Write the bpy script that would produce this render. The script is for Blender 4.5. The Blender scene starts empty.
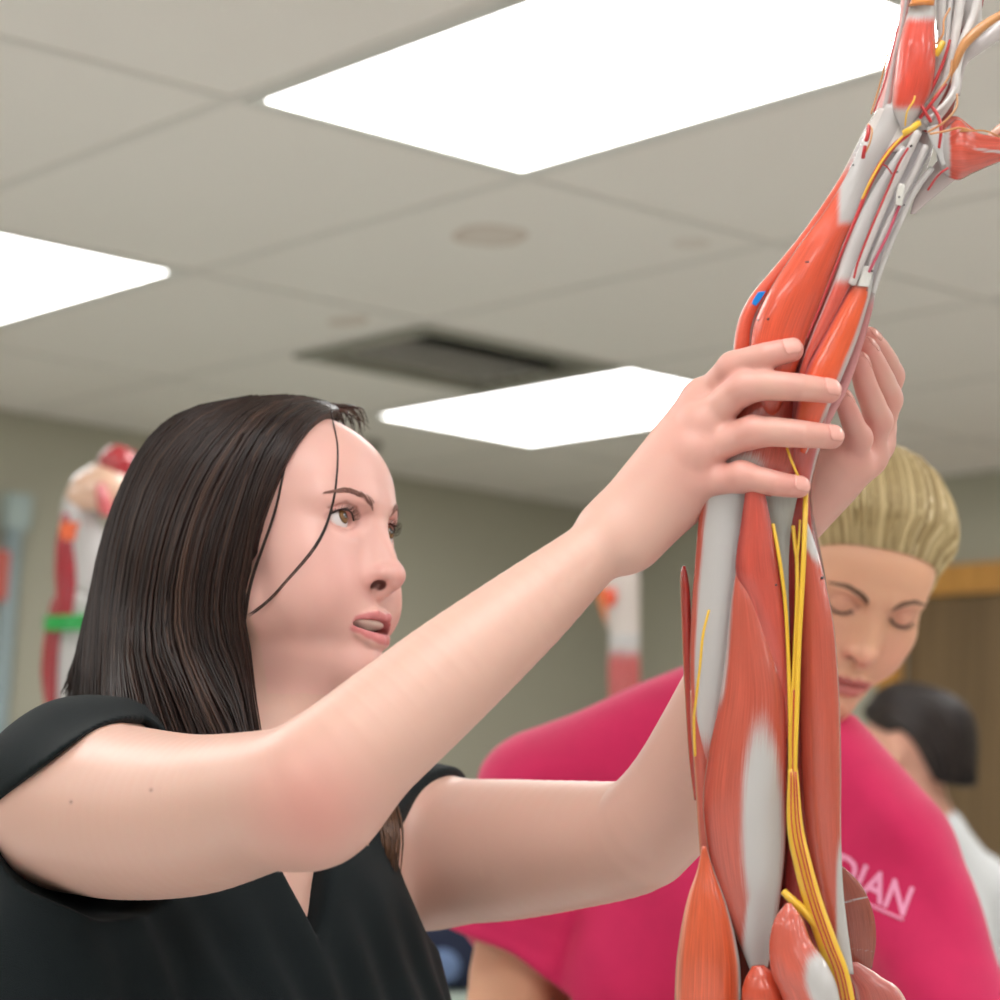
import bpy, bmesh, math, random
import numpy as np
from mathutils import Matrix, Vector

random.seed(7)
RNG = np.random.default_rng(7)
scene = bpy.context.scene
COL = scene.collection

# ------------------------------------------------------------------ camera
F = 2541.0                      # focal length for a 1000 px wide frame
PITCH, ROLL = 0.142968, 0.055616
cp, sp, cr, sr = math.cos(PITCH), math.sin(PITCH), math.cos(ROLL), math.sin(ROLL)
CAM = np.array([0.0, 0.0, 1.22])
FWD = np.array([0.0, cp, sp])
RGT = np.array([cr, -sp * sr, cp * sr])
UPV = np.array([-sr, -sp * cr, cp * cr])
BAS = np.stack([RGT, UPV, FWD], 1)      # columns

def W(px, py, d):
    """world point seen at (px, py) of the photograph, d metres along the view axis"""
    return CAM + d * (FWD + (px - 500) / F * RGT + (500 - py) / F * UPV)

def proj(p):
    q = BAS.T @ (np.asarray(p) - CAM)
    return 500 + F * q[0] / q[2], 500 - F * q[1] / q[2], q[2]

cd = bpy.data.cameras.new('camera')
cam = bpy.data.objects.new('camera', cd); COL.objects.link(cam)
cd.sensor_width = 36; cd.sensor_fit = 'HORIZONTAL'; cd.lens = F * 36 / 1000
cd.clip_start = 0.05
M = Matrix.Identity(4)
for r in range(3):
    M[r][0] = RGT[r]; M[r][1] = UPV[r]; M[r][2] = -FWD[r]; M[r][3] = CAM[r]
cam.matrix_world = M
cd.dof.use_dof = True; cd.dof.focus_distance = 1.68; cd.dof.aperture_fstop = 7.2
cd.dof.aperture_blades = 0
scene.camera = cam

# ------------------------------------------------------------------ tagging
def tag(o, label=None, cat=None, group=None, kind=None):
    if label: o['label'] = label
    if cat: o['category'] = cat
    if group: o['group'] = group
    if kind: o['kind'] = kind
    return o

def empty(name, loc, label=None, cat=None, group=None):
    o = bpy.data.objects.new(name, None); COL.objects.link(o)
    o.location = Vector([float(v) for v in loc]); o.empty_display_size = .05
    return tag(o, label, cat, group)

def link(name, verts, faces, mat, parent=None, colors=None, smooth=True, uv=None, attrs=None):
    """one mesh object from numpy arrays; verts are world coordinates"""
    verts = np.asarray(verts, np.float64)
    if parent is not None:
        off = np.array(parent_world(parent))
        verts = verts - off
    me = bpy.data.meshes.new(name)
    nv = len(verts)
    if isinstance(faces, np.ndarray):
        nf, k = faces.shape
        me.vertices.add(nv); me.vertices.foreach_set('co', verts.astype(np.float32).ravel())
        me.loops.add(nf * k); me.loops.foreach_set('vertex_index', faces.astype(np.int32).ravel())
        me.polygons.add(nf)
        me.polygons.foreach_set('loop_start', np.arange(0, nf * k, k, dtype=np.int32))
        me.polygons.foreach_set('loop_total', np.full(nf, k, np.int32))
        me.update(calc_edges=True)
    else:
        me.from_pydata([tuple(map(float, v)) for v in verts], [], faces)
    me.polygons.foreach_set('use_smooth', np.full(len(me.polygons), bool(smooth)))
    if colors is not None:
        c = np.asarray(colors, np.float32)
        if c.shape[1] == 3: c = np.concatenate([c, np.ones((nv, 1), np.float32)], 1)
        at = me.color_attributes.new('Col', 'FLOAT_COLOR', 'POINT')
        at.data.foreach_set('color', c.ravel())
    if attrs:
        for k_, a_ in attrs.items():
            at = me.attributes.new(k_, 'FLOAT', 'POINT')
            at.data.foreach_set('value', np.asarray(a_, np.float32))
    if uv is not None:
        ul = me.uv_layers.new(name='UVMap')
        li = np.empty(len(me.loops), np.int32); me.loops.foreach_get('vertex_index', li)
        ul.data.foreach_set('uv', np.asarray(uv, np.float32)[li].ravel())
    if mat: me.materials.append(mat)
    me.validate()
    o = bpy.data.objects.new(name, me); COL.objects.link(o)
    if parent is not None: o.parent = parent
    return o

def parent_world(p):
    v = Vector((0, 0, 0))
    while p is not None:
        v += p.location; p = p.parent
    return v

# ------------------------------------------------------------------ signed distance modelling
class P_:
    __slots__ = ('f', 'lo', 'hi', 'k', 'op')
    def __init__(s, f, lo, hi, k, op): s.f, s.lo, s.hi, s.k, s.op = f, np.asarray(lo), np.asarray(hi), k, op

class Field:
    def __init__(s): s.p = []
    def rc(s, a, b, r1, r2, k=.012, op='u'):
        a = np.asarray(a, float); b = np.asarray(b, float)
        ba = b - a; l2 = max(float(ba @ ba), 1e-12)
        def f(P):
            t = np.clip(((P - a) @ ba) / l2, 0, 1)
            q = P - a - t[:, None] * ba
            return np.sqrt((q * q).sum(1)) - (r1 + (r2 - r1) * t)
        s.p.append(P_(f, np.minimum(a - r1, b - r2), np.maximum(a + r1, b + r2), k, op)); return s
    def chain(s, pts, rs, k=.012, op='u'):
        for i in range(len(pts) - 1): s.rc(pts[i], pts[i + 1], rs[i], rs[i + 1], k, op)
        return s
    def spline(s, pts, rs, k=.012, op='u', n=None):
        q = catmull(np.concatenate([np.asarray(pts, float), np.asarray(rs, float)[:, None]], 1), n or (len(pts) - 1) * 5 + 1)
        C, R = q[:, :3], q[:, 3]
        def f(P):
            d = np.full(len(P), 9.)
            for i in range(len(C) - 1):
                a = C[i]; ba = C[i + 1] - a; l2 = max(float(ba @ ba), 1e-12)
                t = np.clip(((P - a) @ ba) / l2, 0, 1)
                w = P - a - t[:, None] * ba
                d = np.minimum(d, np.sqrt((w * w).sum(1)) - (R[i] + (R[i + 1] - R[i]) * t))
            return d
        s.p.append(P_(f, (C - R[:, None]).min(0), (C + R[:, None]).max(0), k, op)); return s
    def snap(s, P, off=0.0, it=3, push=False):
        """move points onto the surface (+off); push: only those that lie deeper"""
        P = np.array(P, float); e = 3e-4
        lo, hi = P.min(0) - .06, P.max(0) + .06
        pr = [p for p in s.p if np.all(p.lo - p.k < hi) and np.all(p.hi + p.k > lo)]
        for _ in range(it):
            d = s.ev(P, pr)
            ix = np.where(d < off)[0] if push else np.arange(len(P))
            if not len(ix): break
            Q = P[ix]
            g = np.stack([s.ev(Q + e * np.eye(3)[i], pr) - s.ev(Q - e * np.eye(3)[i], pr) for i in range(3)], 1) / (2 * e)
            g /= np.linalg.norm(g, axis=1)[:, None] + 1e-9
            P[ix] = Q - g * (d[ix] - off)[:, None]
        return P
    def sp(s, c, r, k=.012, op='u'):
        c = np.asarray(c, float)
        def f(P):
            q = P - c; return np.sqrt((q * q).sum(1)) - r
        s.p.append(P_(f, c - r, c + r, k, op)); return s
    def ell(s, c, R, r, k=.012, op='u'):
        """R: 3x3 whose columns are the ellipsoid's axes"""
        c = np.asarray(c, float); r = np.asarray(r, float); R = np.asarray(R, float)
        e = np.sqrt(((R * r) ** 2).sum(1)); ri = 1 / r; ri2 = ri * ri
        def f(P):
            q = (P - c) @ R
            k0 = np.sqrt(((q * ri) ** 2).sum(1)); k1 = np.sqrt(((q * ri2) ** 2).sum(1)) + 1e-9
            return k0 * (k0 - 1) / k1
        s.p.append(P_(f, c - e, c + e, k, op)); return s
    def custom(s, f, lo, hi, k=.004, op='s'):
        s.p.append(P_(f, lo, hi, k, op)); return s
    def ev(s, P, prims=None):
        d = np.full(len(P), .5)
        for p in (s.p if prims is None else prims):
            e = p.f(P)
            if p.op == 'u':
                h = np.maximum(p.k - np.abs(d - e), 0); d = np.minimum(d, e) - h * h / (4 * p.k)
            elif p.op == 's':
                e = -e; h = np.maximum(p.k - np.abs(d - e), 0); d = np.maximum(d, e) + h * h / (4 * p.k)
            elif p.op == 'i':
                h = np.maximum(p.k - np.abs(d - e), 0); d = np.maximum(d, e) + h * h / (4 * p.k)
            elif p.op == 'd':
                d = d + e
        return d
    def mesh(s, vox, n=24):
        un = [p for p in s.p if p.op == 'u']
        pad = 3 * vox + .25 * max(p.k for p in un)
        lo = np.min([p.lo for p in un], 0) - pad; hi = np.max([p.hi for p in un], 0) + pad
        bs = n * vox
        nb = np.ceil((hi - lo) / bs).astype(int)
        act = np.zeros(nb, bool)
        for p in un:
            a = np.clip(np.floor((p.lo - p.k - lo) / bs).astype(int), 0, nb - 1)
            b = np.clip(np.floor((p.hi + p.k - lo) / bs).astype(int), 0, nb - 1)
            act[a[0]:b[0] + 1, a[1]:b[1] + 1, a[2]:b[2] + 1] = True
        blocks = np.argwhere(act)
        # reject blocks far from the surface
        cen = lo + (blocks + .5) * bs
        dc = s.ev(cen)
        blocks = blocks[np.abs(dc) < bs * .87 * 1.25 + .01]
        g = np.arange(n + 1)
        I, J, K = np.meshgrid(g, g, g, indexing='ij')
        off = np.stack([I.ravel(), J.ravel(), K.ravel()], 1) * vox
        dims = nb * n + 2
        def gid(i, j, k): return (i * dims[1] + j) * dims[2] + k
        V, ID, Q = [], [], []
        corner = [(a, b, c) for a in (0, 1) for b in (0, 1) for c in (0, 1)]
        edges = [(u, v) for u in range(8) for v in range(u + 1, 8) if sum(abs(corner[u][q] - corner[v][q]) for q in range(3)) == 1]
        for b in blocks:
            o = lo + b * bs
            bl, bh = o - 1e-6, o + bs + 1e-6
            pr = [p for p in s.p if np.all(p.lo - p.k - .004 < bh) and np.all(p.hi + p.k + .004 > bl)]
            if not pr: continue
            D = s.ev(o + off, pr).reshape(n + 1, n + 1, n + 1)
            S = D < 0
            cnt = np.zeros((n, n, n), np.int8)
            for (x, y, z) in corner: cnt += S[x:n + x, y:n + y, z:n + z]
            c = np.argwhere((cnt > 0) & (cnt < 8))
            if len(c):
                vals = np.stack([D[c[:, 0] + x, c[:, 1] + y, c[:, 2] + z] for (x, y, z) in corner], 1)
                acc = np.zeros((len(c), 3)); num = np.zeros(len(c))
                for (u, v) in edges:
                    a, e = vals[:, u], vals[:, v]
                    m = (a < 0) != (e < 0)
                    t = np.where(m, a / np.where(m, a - e, 1), 0)
                    cu, cv = np.array(corner[u], float), np.array(corner[v], float)
                    acc += m[:, None] * (cu + t[:, None] * (cv - cu)); num += m
                V.append(o + (c + acc / num[:, None]) * vox)
                gc = c + b * n + 1
                ID.append(gid(gc[:, 0], gc[:, 1], gc[:, 2]))
            for ax in range(3):
                a_, b_, c_ = ax, (ax + 1) % 3, (ax + 2) % 3
                sl0 = [slice(0, n)] * 3; sl1 = [slice(0, n)] * 3; sl1[ax] = slice(1, n + 1)
                A, B = S[tuple(sl0)], S[tuple(sl1)]
                e = np.argwhere(A != B)
                if not len(e): continue
                inside = A[e[:, 0], e[:, 1], e[:, 2]]
                gc = e + b * n + 1
                q = []
                for (db, dc_) in ((-1, -1), (0, -1), (0, 0), (-1, 0)):
                    h = gc.copy(); h[:, b_] += db; h[:, c_] += dc_
                    q.append(gid(h[:, 0], h[:, 1], h[:, 2]))
                q = np.stack(q, 1)
                q = np.where(inside[:, None], q, q[:, ::-1])
                Q.append(q)
        V = np.concatenate(V); ID = np.concatenate(ID); Q = np.concatenate(Q)
        order = np.argsort(ID); ID = ID[order]; V = V[order]
        ix = np.searchsorted(ID, Q); ix[ix >= len(ID)] = 0
        good = (ID[ix] == Q).all(1)
        return V, ix[good].astype(np.int32)

def keep_largest(V, Fq):
    """drop stray islands"""
    n = len(V); lab = np.arange(n)
    e = np.concatenate([Fq[:, [0, 1]], Fq[:, [1, 2]], Fq[:, [2, 3]], Fq[:, [3, 0]]])
    while True:
        m = np.minimum(lab[e[:, 0]], lab[e[:, 1]])
        new = lab.copy()
        np.minimum.at(new, e[:, 0], m); np.minimum.at(new, e[:, 1], m)
        new = new[new]
        if (new == lab).all(): break
        lab = new
    u, c = np.unique(lab, return_counts=True)
    k = lab == u[np.argmax(c)]
    idx = np.cumsum(k) - 1
    fm = k[Fq].all(1)
    return V[k], idx[Fq[fm]].astype(np.int32)

# ------------------------------------------------------------------ curves, tubes and lofts
def catmull(pts, n):
    pts = np.asarray(pts, float)
    if len(pts) == 2:
        t = np.linspace(0, 1, n)[:, None]; return pts[0] * (1 - t) + pts[1] * t
    P = np.concatenate([[2 * pts[0] - pts[1]], pts, [2 * pts[-1] - pts[-2]]])
    L = np.concatenate([[0], np.cumsum(np.linalg.norm(np.diff(pts[:, :3], axis=0), axis=1) + 1e-9)])
    out = []
    for u in np.linspace(0, L[-1], n):
        i = min(np.searchsorted(L, u, side='right') - 1, len(pts) - 2); i = max(i, 0)
        t = (u - L[i]) / (L[i + 1] - L[i])
        a, b, c, d = P[i], P[i + 1], P[i + 2], P[i + 3]
        out.append(.5 * ((2 * b) + (c - a) * t + (2 * a - 5 * b + 4 * c - d) * t * t + (3 * b - a - 3 * c + d) * t ** 3))
    return np.array(out)

class Mesh:
    """collects pieces into one mesh"""
    def __init__(s): s.v, s.f, s.uv, s.c, s.n = [], [], [], [], 0
    def add(s, v, f, uv=None, c=None):
        s.v.append(np.asarray(v, float)); s.f.append(np.asarray(f, int) + s.n); s.n += len(v)
        s.uv.append(np.zeros((len(v), 2)) if uv is None else np.asarray(uv, float))
        s.c.append(np.ones((len(v), 3)) if c is None else np.broadcast_to(np.asarray(c, float), (len(v), 3)))
    def tube(s, pts, rad, m=8, n=None, flat=1.0, c=None, frame=None):
        pts = np.asarray(pts, float); n = n or max(2, len(pts) * 4)
        rad = np.broadcast_to(np.asarray(rad, float), (len(pts),))
        q = catmull(np.concatenate([pts, rad[:, None]], 1), n)
        C, R = q[:, :3], np.maximum(q[:, 3], 1e-5)
        T = np.gradient(C, axis=0); T /= np.linalg.norm(T, axis=1)[:, None] + 1e-12
        up = FWD if frame is None else frame
        A = np.cross(T, up); A /= np.linalg.norm(A, axis=1)[:, None] + 1e-9
        B = np.cross(A, T)
        th = np.arange(m) * 2 * math.pi / m
        ring = C[:, None] + R[:, None, None] * (np.cos(th)[None, :, None] * A[:, None] + flat * np.sin(th)[None, :, None] * B[:, None])
        V = ring.reshape(-1, 3)
        i = np.arange(n - 1)[:, None] * m; j = np.arange(m)[None]; j2 = (j + 1) % m
        Fq = np.stack([i + j, i + j2, i + m + j2, i + m + j], -1).reshape(-1, 4)
        V = np.concatenate([V, C[:1] - T[:1] * R[0] * .5, C[-1:] + T[-1:] * R[-1] * .5])
        a, b = n * m, n * m + 1
        jj = np.arange(m)
        cap = np.concatenate([np.stack([jj, np.full(m, a), np.full(m, a), (jj + 1) % m], 1)[:, [0, 1, 3, 3]] * 0 + 0]) if False else None
        f1 = np.stack([(jj + 1) % m, jj, np.full(m, a), np.full(m, a)], 1)
        f2 = np.stack([(n - 1) * m + jj, (n - 1) * m + (jj + 1) % m, np.full(m, b), np.full(m, b)], 1)
        uu = np.repeat(np.linspace(0, 1, n), m); vv = np.tile(np.abs(np.arange(m) / m * 2 - 1), n)
        uv = np.concatenate([np.stack([uu, vv], 1), [[0, .5], [1, .5]]])
        s.add(V, np.concatenate([Fq, f1, f2]), uv, c)
    def build(s, name, mat, parent=None, smooth=True, col=False, attrs=None):
        V = np.concatenate(s.v); Fq = np.concatenate(s.f); uv = np.concatenate(s.uv); c = np.concatenate(s.c)
        tri = Fq[:, 2] == Fq[:, 3]
        if tri.any():
            faces = [tuple(map(int, f)) for f in Fq[~tri]] + [tuple(map(int, f[:3])) for f in Fq[tri]]
        else: faces = Fq
        return link(name, V, faces, mat, parent, colors=c if col else None, smooth=smooth, uv=uv, attrs=attrs)

def loft(L, R, d, thick=.8, n=40, m=28, power=1.0):
    """solid body between a left and a right outline (pixels), centre depth d (number or list), depth half-thickness = thick * half-width.
    returns V, F, uv(u along, v around 0 front.. ), t"""
    K = len(L)
    d = np.broadcast_to(np.asarray(d, float), (K,)); th = np.broadcast_to(np.asarray(thick, float), (K,))
    q = np.concatenate([np.asarray(L, float), np.asarray(R, float), d[:, None], th[:, None]], 1)
    # arc-length by centre line
    c0 = (q[:, :2] + q[:, 2:4]) / 2
    q = np.concatenate([c0, q], 1)
    s_ = catmull(np.concatenate([q[:, :2], np.zeros((K, 1)), q[:, 2:]], 1), n)
    Lp, Rp, dd, tt = s_[:, 3:5], s_[:, 5:7], s_[:, 7], s_[:, 8]
    A = np.array([W(x, y, z) for (x, y), z in zip(Lp, dd)]); B = np.array([W(x, y, z) for (x, y), z in zip(Rp, dd)])
    C = (A + B) / 2; H = (B - A) / 2; hw = np.linalg.norm(H, axis=1)
    T = np.gradient(C, axis=0); T /= np.linalg.norm(T, axis=1)[:, None] + 1e-12
    N = np.cross(T, H); N /= np.linalg.norm(N, axis=1)[:, None] + 1e-12
    sgn = np.sign(-(N @ FWD)); sgn[sgn == 0] = 1
    N = N * sgn[:, None]          # towards the camera
    ang = np.arange(m) * 2 * math.pi / m
    ca, sa = np.cos(ang), np.sin(ang)
    if power != 1.0:
        sa = np.sign(sa) * np.abs(sa) ** power; ca = np.sign(ca) * np.abs(ca) ** power
    V = C[:, None] + ca[None, :, None] * H[:, None] + (sa[None, :] * (hw * tt)[:, None])[..., None] * N[:, None]
    uu = np.repeat(np.linspace(0, 1, n), m)
    vv = np.tile((1 - np.cos(ang)) / 2, n)     # 0 at the right edge .. 1 at the left edge, the same front and back
    V = V.reshape(-1, 3)
    i = np.arange(n - 1)[:, None] * m; j = np.arange(m)[None]; j2 = (j + 1) % m
    Fq = np.stack([i + j, i + j2, i + m + j2, i + m + j], -1).reshape(-1, 4)
    V = np.concatenate([V, C[:1], C[-1:]])
    jj = np.arange(m); a, b = n * m, n * m + 1
    f1 = np.stack([(jj + 1) % m, jj, np.full(m, a), np.full(m, a)], 1)
    f2 = np.stack([(n - 1) * m + jj, (n - 1) * m + (jj + 1) % m, np.full(m, b), np.full(m, b)], 1)
    uv = np.concatenate([np.stack([uu, vv], 1), [[0, .5], [1, .5]]])
    return V, np.concatenate([Fq, f1, f2]), uv

def box(lo, hi, Mx=None):
    x0, y0, z0 = lo; x1, y1, z1 = hi
    v = np.array([(x, y, z) for x in (x0, x1) for y in (y0, y1) for z in (z0, z1)], float)
    f = np.array([(0, 1, 3, 2), (4, 6, 7, 5), (0, 4, 5, 1), (2, 3, 7, 6), (0, 2, 6, 4), (1, 5, 7, 3)])
    if Mx is not None: v = v @ np.asarray(Mx).T
    return v, f

# ------------------------------------------------------------------ materials
def lin(r, g, b):
    def f(c):
        c /= 255
        return c / 12.92 if c <= .04045 else ((c + .055) / 1.055) ** 2.4
    return (f(r), f(g), f(b))

def new_mat(name):
    m = bpy.data.materials.new(name); m.use_nodes = True
    nt = m.node_tree; b = nt.nodes['Principled BSDF']
    return m, nt, b

def mat(name, col, rough=.5, spec=.5, bump=0, bscale=200, var=0, vscale=20, metal=0, sss=0, coat=0, sheen=0, stretch=None):
    m, nt, b = new_mat(name)
    b.inputs['Base Color'].default_value = (*col, 1); b.inputs['Roughness'].default_value = rough
    b.inputs['Specular IOR Level'].default_value = spec; b.inputs['Metallic'].default_value = metal
    if coat: b.inputs['Coat Weight'].default_value = coat; b.inputs['Coat Roughness'].default_value = .15
    if sheen: b.inputs['Sheen Weight'].default_value = sheen; b.inputs['Sheen Roughness'].default_value = .5
    if sss:
        b.inputs['Subsurface Weight'].default_value = sss; b.inputs['Subsurface Radius'].default_value = (1, .35, .2); b.inputs['Subsurface Scale'].default_value = .006
    tc = nt.nodes.new('ShaderNodeTexCoord')
    vec = tc.outputs['Object']
    if stretch:
        mp = nt.nodes.new('ShaderNodeMapping'); mp.inputs['Scale'].default_value = stretch
        nt.links.new(vec, mp.inputs['Vector']); vec = mp.outputs['Vector']
    if var:
        n = nt.nodes.new('ShaderNodeTexNoise'); n.inputs['Scale'].default_value = vscale; n.inputs['Detail'].default_value = 4
        nt.links.new(vec, n.inputs['Vector'])
        r = nt.nodes.new('ShaderNodeValToRGB')
        r.color_ramp.elements[0].position = .3; r.color_ramp.elements[1].position = .7
        r.color_ramp.elements[0].color = (*[max(0, c * (1 - var)) for c in col], 1)
        r.color_ramp.elements[1].color = (*[min(1, c * (1 + var)) for c in col], 1)
        nt.links.new(n.outputs['Fac'], r.inputs['Fac']); nt.links.new(r.outputs['Color'], b.inputs['Base Color'])
    if bump:
        n = nt.nodes.new('ShaderNodeTexNoise'); n.inputs['Scale'].default_value = bscale; n.inputs['Detail'].default_value = 3
        nt.links.new(vec, n.inputs['Vector'])
        bp = nt.nodes.new('ShaderNodeBump'); bp.inputs['Strength'].default_value = bump; bp.inputs['Distance'].default_value = .002
        nt.links.new(n.outputs['Fac'], bp.inputs['Height']); nt.links.new(bp.outputs['Normal'], b.inputs['Normal'])
    return m

def vcol_mat(name, rough=.5, spec=.5, sss=0, bump=0, bscale=600, bdist=.001, sheen=0, coat=0):
    m, nt, b = new_mat(name)
    a = nt.nodes.new('ShaderNodeAttribute'); a.attribute_name = 'Col'
    nt.links.new(a.outputs['Color'], b.inputs['Base Color'])
    b.inputs['Roughness'].default_value = rough; b.inputs['Specular IOR Level'].default_value = spec
    if sss:
        b.inputs['Subsurface Weight'].default_value = sss; b.inputs['Subsurface Radius'].default_value = (1, .4, .25); b.inputs['Subsurface Scale'].default_value = .004
    if coat: b.inputs['Coat Weight'].default_value = coat; b.inputs['Coat Roughness'].default_value = .1
    if bump:
        tc = nt.nodes.new('ShaderNodeTexCoord')
        n = nt.nodes.new('ShaderNodeTexNoise'); n.inputs['Scale'].default_value = bscale; n.inputs['Detail'].default_value = 3
        nt.links.new(tc.outputs['Object'], n.inputs['Vector'])
        bp = nt.nodes.new('ShaderNodeBump'); bp.inputs['Strength'].default_value = bump; bp.inputs['Distance'].default_value = bdist
        nt.links.new(n.outputs['Fac'], bp.inputs['Height']); nt.links.new(bp.outputs['Normal'], b.inputs['Normal'])
    return m
LAMP = 8.2
EXPO = 0.0
VOXQ = 1.0
HAIRQ = 1.0
# ================================================================== the room
TH = 0.65798; U = 1.208                      # grid direction, ceiling height above the lens
AX = np.array([math.cos(TH), math.sin(TH), 0]); BX = np.array([-math.sin(TH), math.cos(TH), 0])
CZ = CAM[2] + U
GR = np.stack([AX, BX, [0, 0, 1]], 1)
def G(a, b, z): return a * U * AX + b * U * BX + np.array([0, 0, z])
def gbox(a0, a1, b0, b1, z0, z1): return box((a0 * U, b0 * U, z0), (a1 * U, b1 * U, z1), GR)
A0, A1, B0, B1 = -3.9, 4.60, -4.6, 5.40       # room extents in grid units
TA, TB = .505, .93                             # tile pitch
OA, OB = 1.715, 2.855                          # a tile corner

def struct(name, v, f, m, smooth=False):
    o = link(name, v, f, m, smooth=smooth); o['kind'] = 'structure'; return o

m_wall = mat('painted_wall', lin(180, 177, 160), .85, .2, bump=.15, bscale=90)
m_floor = mat('vinyl_floor', lin(212, 212, 210), .5, .4, var=.06, vscale=3)
m_oak = mat('oak', lin(205, 148, 72), .45, .4, var=.16, vscale=6, stretch=(6, 6, .6))
m_brown = mat('brown_door', lin(120, 98, 70), .5, .3, var=.22, vscale=5, stretch=(9, 9, .25))
m_white = mat('white_enamel', lin(222, 222, 216), .4, .4)
m_grey = mat('grey_metal', lin(150, 158, 160), .4, .5, metal=.3)
m_dark = mat('dark_recess', lin(62, 62, 56), .8, .2)

# ceiling material: mineral tile with faint pitting and water stains
def ceiling_mat():
    m, nt, b = new_mat('ceiling_tile'); N = nt.nodes; L = nt.links
    b.inputs['Roughness'].default_value = .9; b.inputs['Specular IOR Level'].default_value = .1
    tc = N.new('ShaderNodeTexCoord')
    nz = N.new('ShaderNodeTexNoise'); nz.inputs['Scale'].default_value = 6; nz.inputs['Detail'].default_value = 3
    L.new(tc.outputs['Object'], nz.inputs['Vector'])
    col = None
    base = N.new('ShaderNodeRGB'); base.outputs[0].default_value = (*lin(236, 231, 224), 1); col = base.outputs[0]
    for (a, bb, ra, rb, amt) in ((2.40, 3.17, .085, .10, .55), (2.63, 3.89, .05, .10, .6), (2.64, 2.957, .05, .06, .3), (1.95, 4.9, .08, .12, .35)):
        p = G(a, bb, CZ)
        mp = N.new('ShaderNodeMapping'); mp.vector_type = 'TEXTURE'
        mp.inputs['Location'].default_value = p; mp.inputs['Rotation'].default_value = (0, 0, TH)
        mp.inputs['Scale'].default_value = (ra * U, rb * U, 1)
        L.new(tc.outputs['Object'], mp.inputs['Vector'])
        ln = N.new('ShaderNodeVectorMath'); ln.operation = 'LENGTH'; L.new(mp.outputs['Vector'], ln.inputs[0])
        ad = N.new('ShaderNodeMath'); ad.operation = 'MULTIPLY_ADD'; L.new(nz.outputs['Fac'], ad.inputs[0]); ad.inputs[1].default_value = .7
        L.new(ln.outputs['Value'], ad.inputs[2])
        rp = N.new('ShaderNodeValToRGB'); e = rp.color_ramp.elements
        e[0].position = .75; e[0].color = (.55, .55, .55, 1); e[1].position = 1.4; e[1].color = (0, 0, 0, 1)
        x = e.new(1.1 / 1.0 if False else .98); x.color = (1, 1, 1, 1)
        L.new(ad.outputs[0], rp.inputs['Fac'])
        mu = N.new('ShaderNodeMath'); mu.operation = 'MULTIPLY'; L.new(rp.outputs['Color'], mu.inputs[0]); mu.inputs[1].default_value = amt
        mx = N.new('ShaderNodeMix'); mx.data_type = 'RGBA'
        L.new(mu.outputs[0], mx.inputs[0]); L.new(col, mx.inputs[6]); mx.inputs[7].default_value = (*lin(176, 146, 120), 1)
        col = mx.outputs[2]
    L.new(col, b.inputs['Base Color'])
    n2 = N.new('ShaderNodeTexNoise'); n2.inputs['Scale'].default_value = 160; L.new(tc.outputs['Object'], n2.inputs['Vector'])
    bp = N.new('ShaderNodeBump'); bp.inputs['Strength'].default_value = .3; bp.inputs['Distance'].default_value = .003
    L.new(n2.outputs['Fac'], bp.inputs['Height']); L.new(bp.outputs['Normal'], b.inputs['Normal'])
    return m
m_ceil = ceiling_mat()
m_tbar = mat('ceiling_grid', lin(222, 218, 211), .6, .3)

struct('floor', *gbox(A0, A1, B0, B1, -.1, 0), m_floor)
struct('wall_back', *gbox(A0 - .1, A1 + .1, B1, B1 + .1, -.1, CZ + .15), m_wall)
struct('wall_left', *gbox(A0 - .1, A0, B0, B1, -.1, CZ + .15), m_wall)
struct('wall_front', *gbox(A0 - .1, A1 + .1, B0 - .1, B0, -.1, CZ + .15), m_wall)
# right-hand wall with a doorway cut in it
DB0, DB1, DZ = 3.36, 4.30, 2.075
mw = Mesh()
for q in (gbox(A1, A1 + .1, B0, DB0, -.1, CZ + .15), gbox(A1, A1 + .1, DB1, B1, -.1, CZ + .15), gbox(A1, A1 + .1, DB0, DB1, DZ, CZ + .15)):
    mw.add(*q)
o = mw.build('wall_right', m_wall, smooth=False); o['kind'] = 'structure'
# door: oak casing and a brown wooden leaf
dr = empty('door_1', G(A1, (DB0 + DB1) / 2, 0)); dr['kind'] = 'structure'
mc = Mesh(); w_ = .085 / U; t_ = .025 / U
mc.add(*gbox(A1 - t_, A1, DB0 - w_, DB0, 0, DZ + .085)); mc.add(*gbox(A1 - t_, A1, DB1, DB1 + w_, 0, DZ + .085)); mc.add(*gbox(A1 - t_, A1, DB0, DB1, DZ, DZ + .085))
mc.build('door_casing', m_oak, dr, smooth=False)
mc = Mesh(); mc.add(*gbox(A1 + .01, A1 + .05, DB0, DB1, 0, DZ)); mc.build('door_leaf', m_brown, dr, smooth=False)
mc = Mesh(); hp = G(A1 - .012, DB0 + .1, 1.0); mc.tube([hp + AX * .03, hp], .012); mc.tube([hp, hp + BX * .11], .009); mc.build('door_handle', m_grey, dr)

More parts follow.
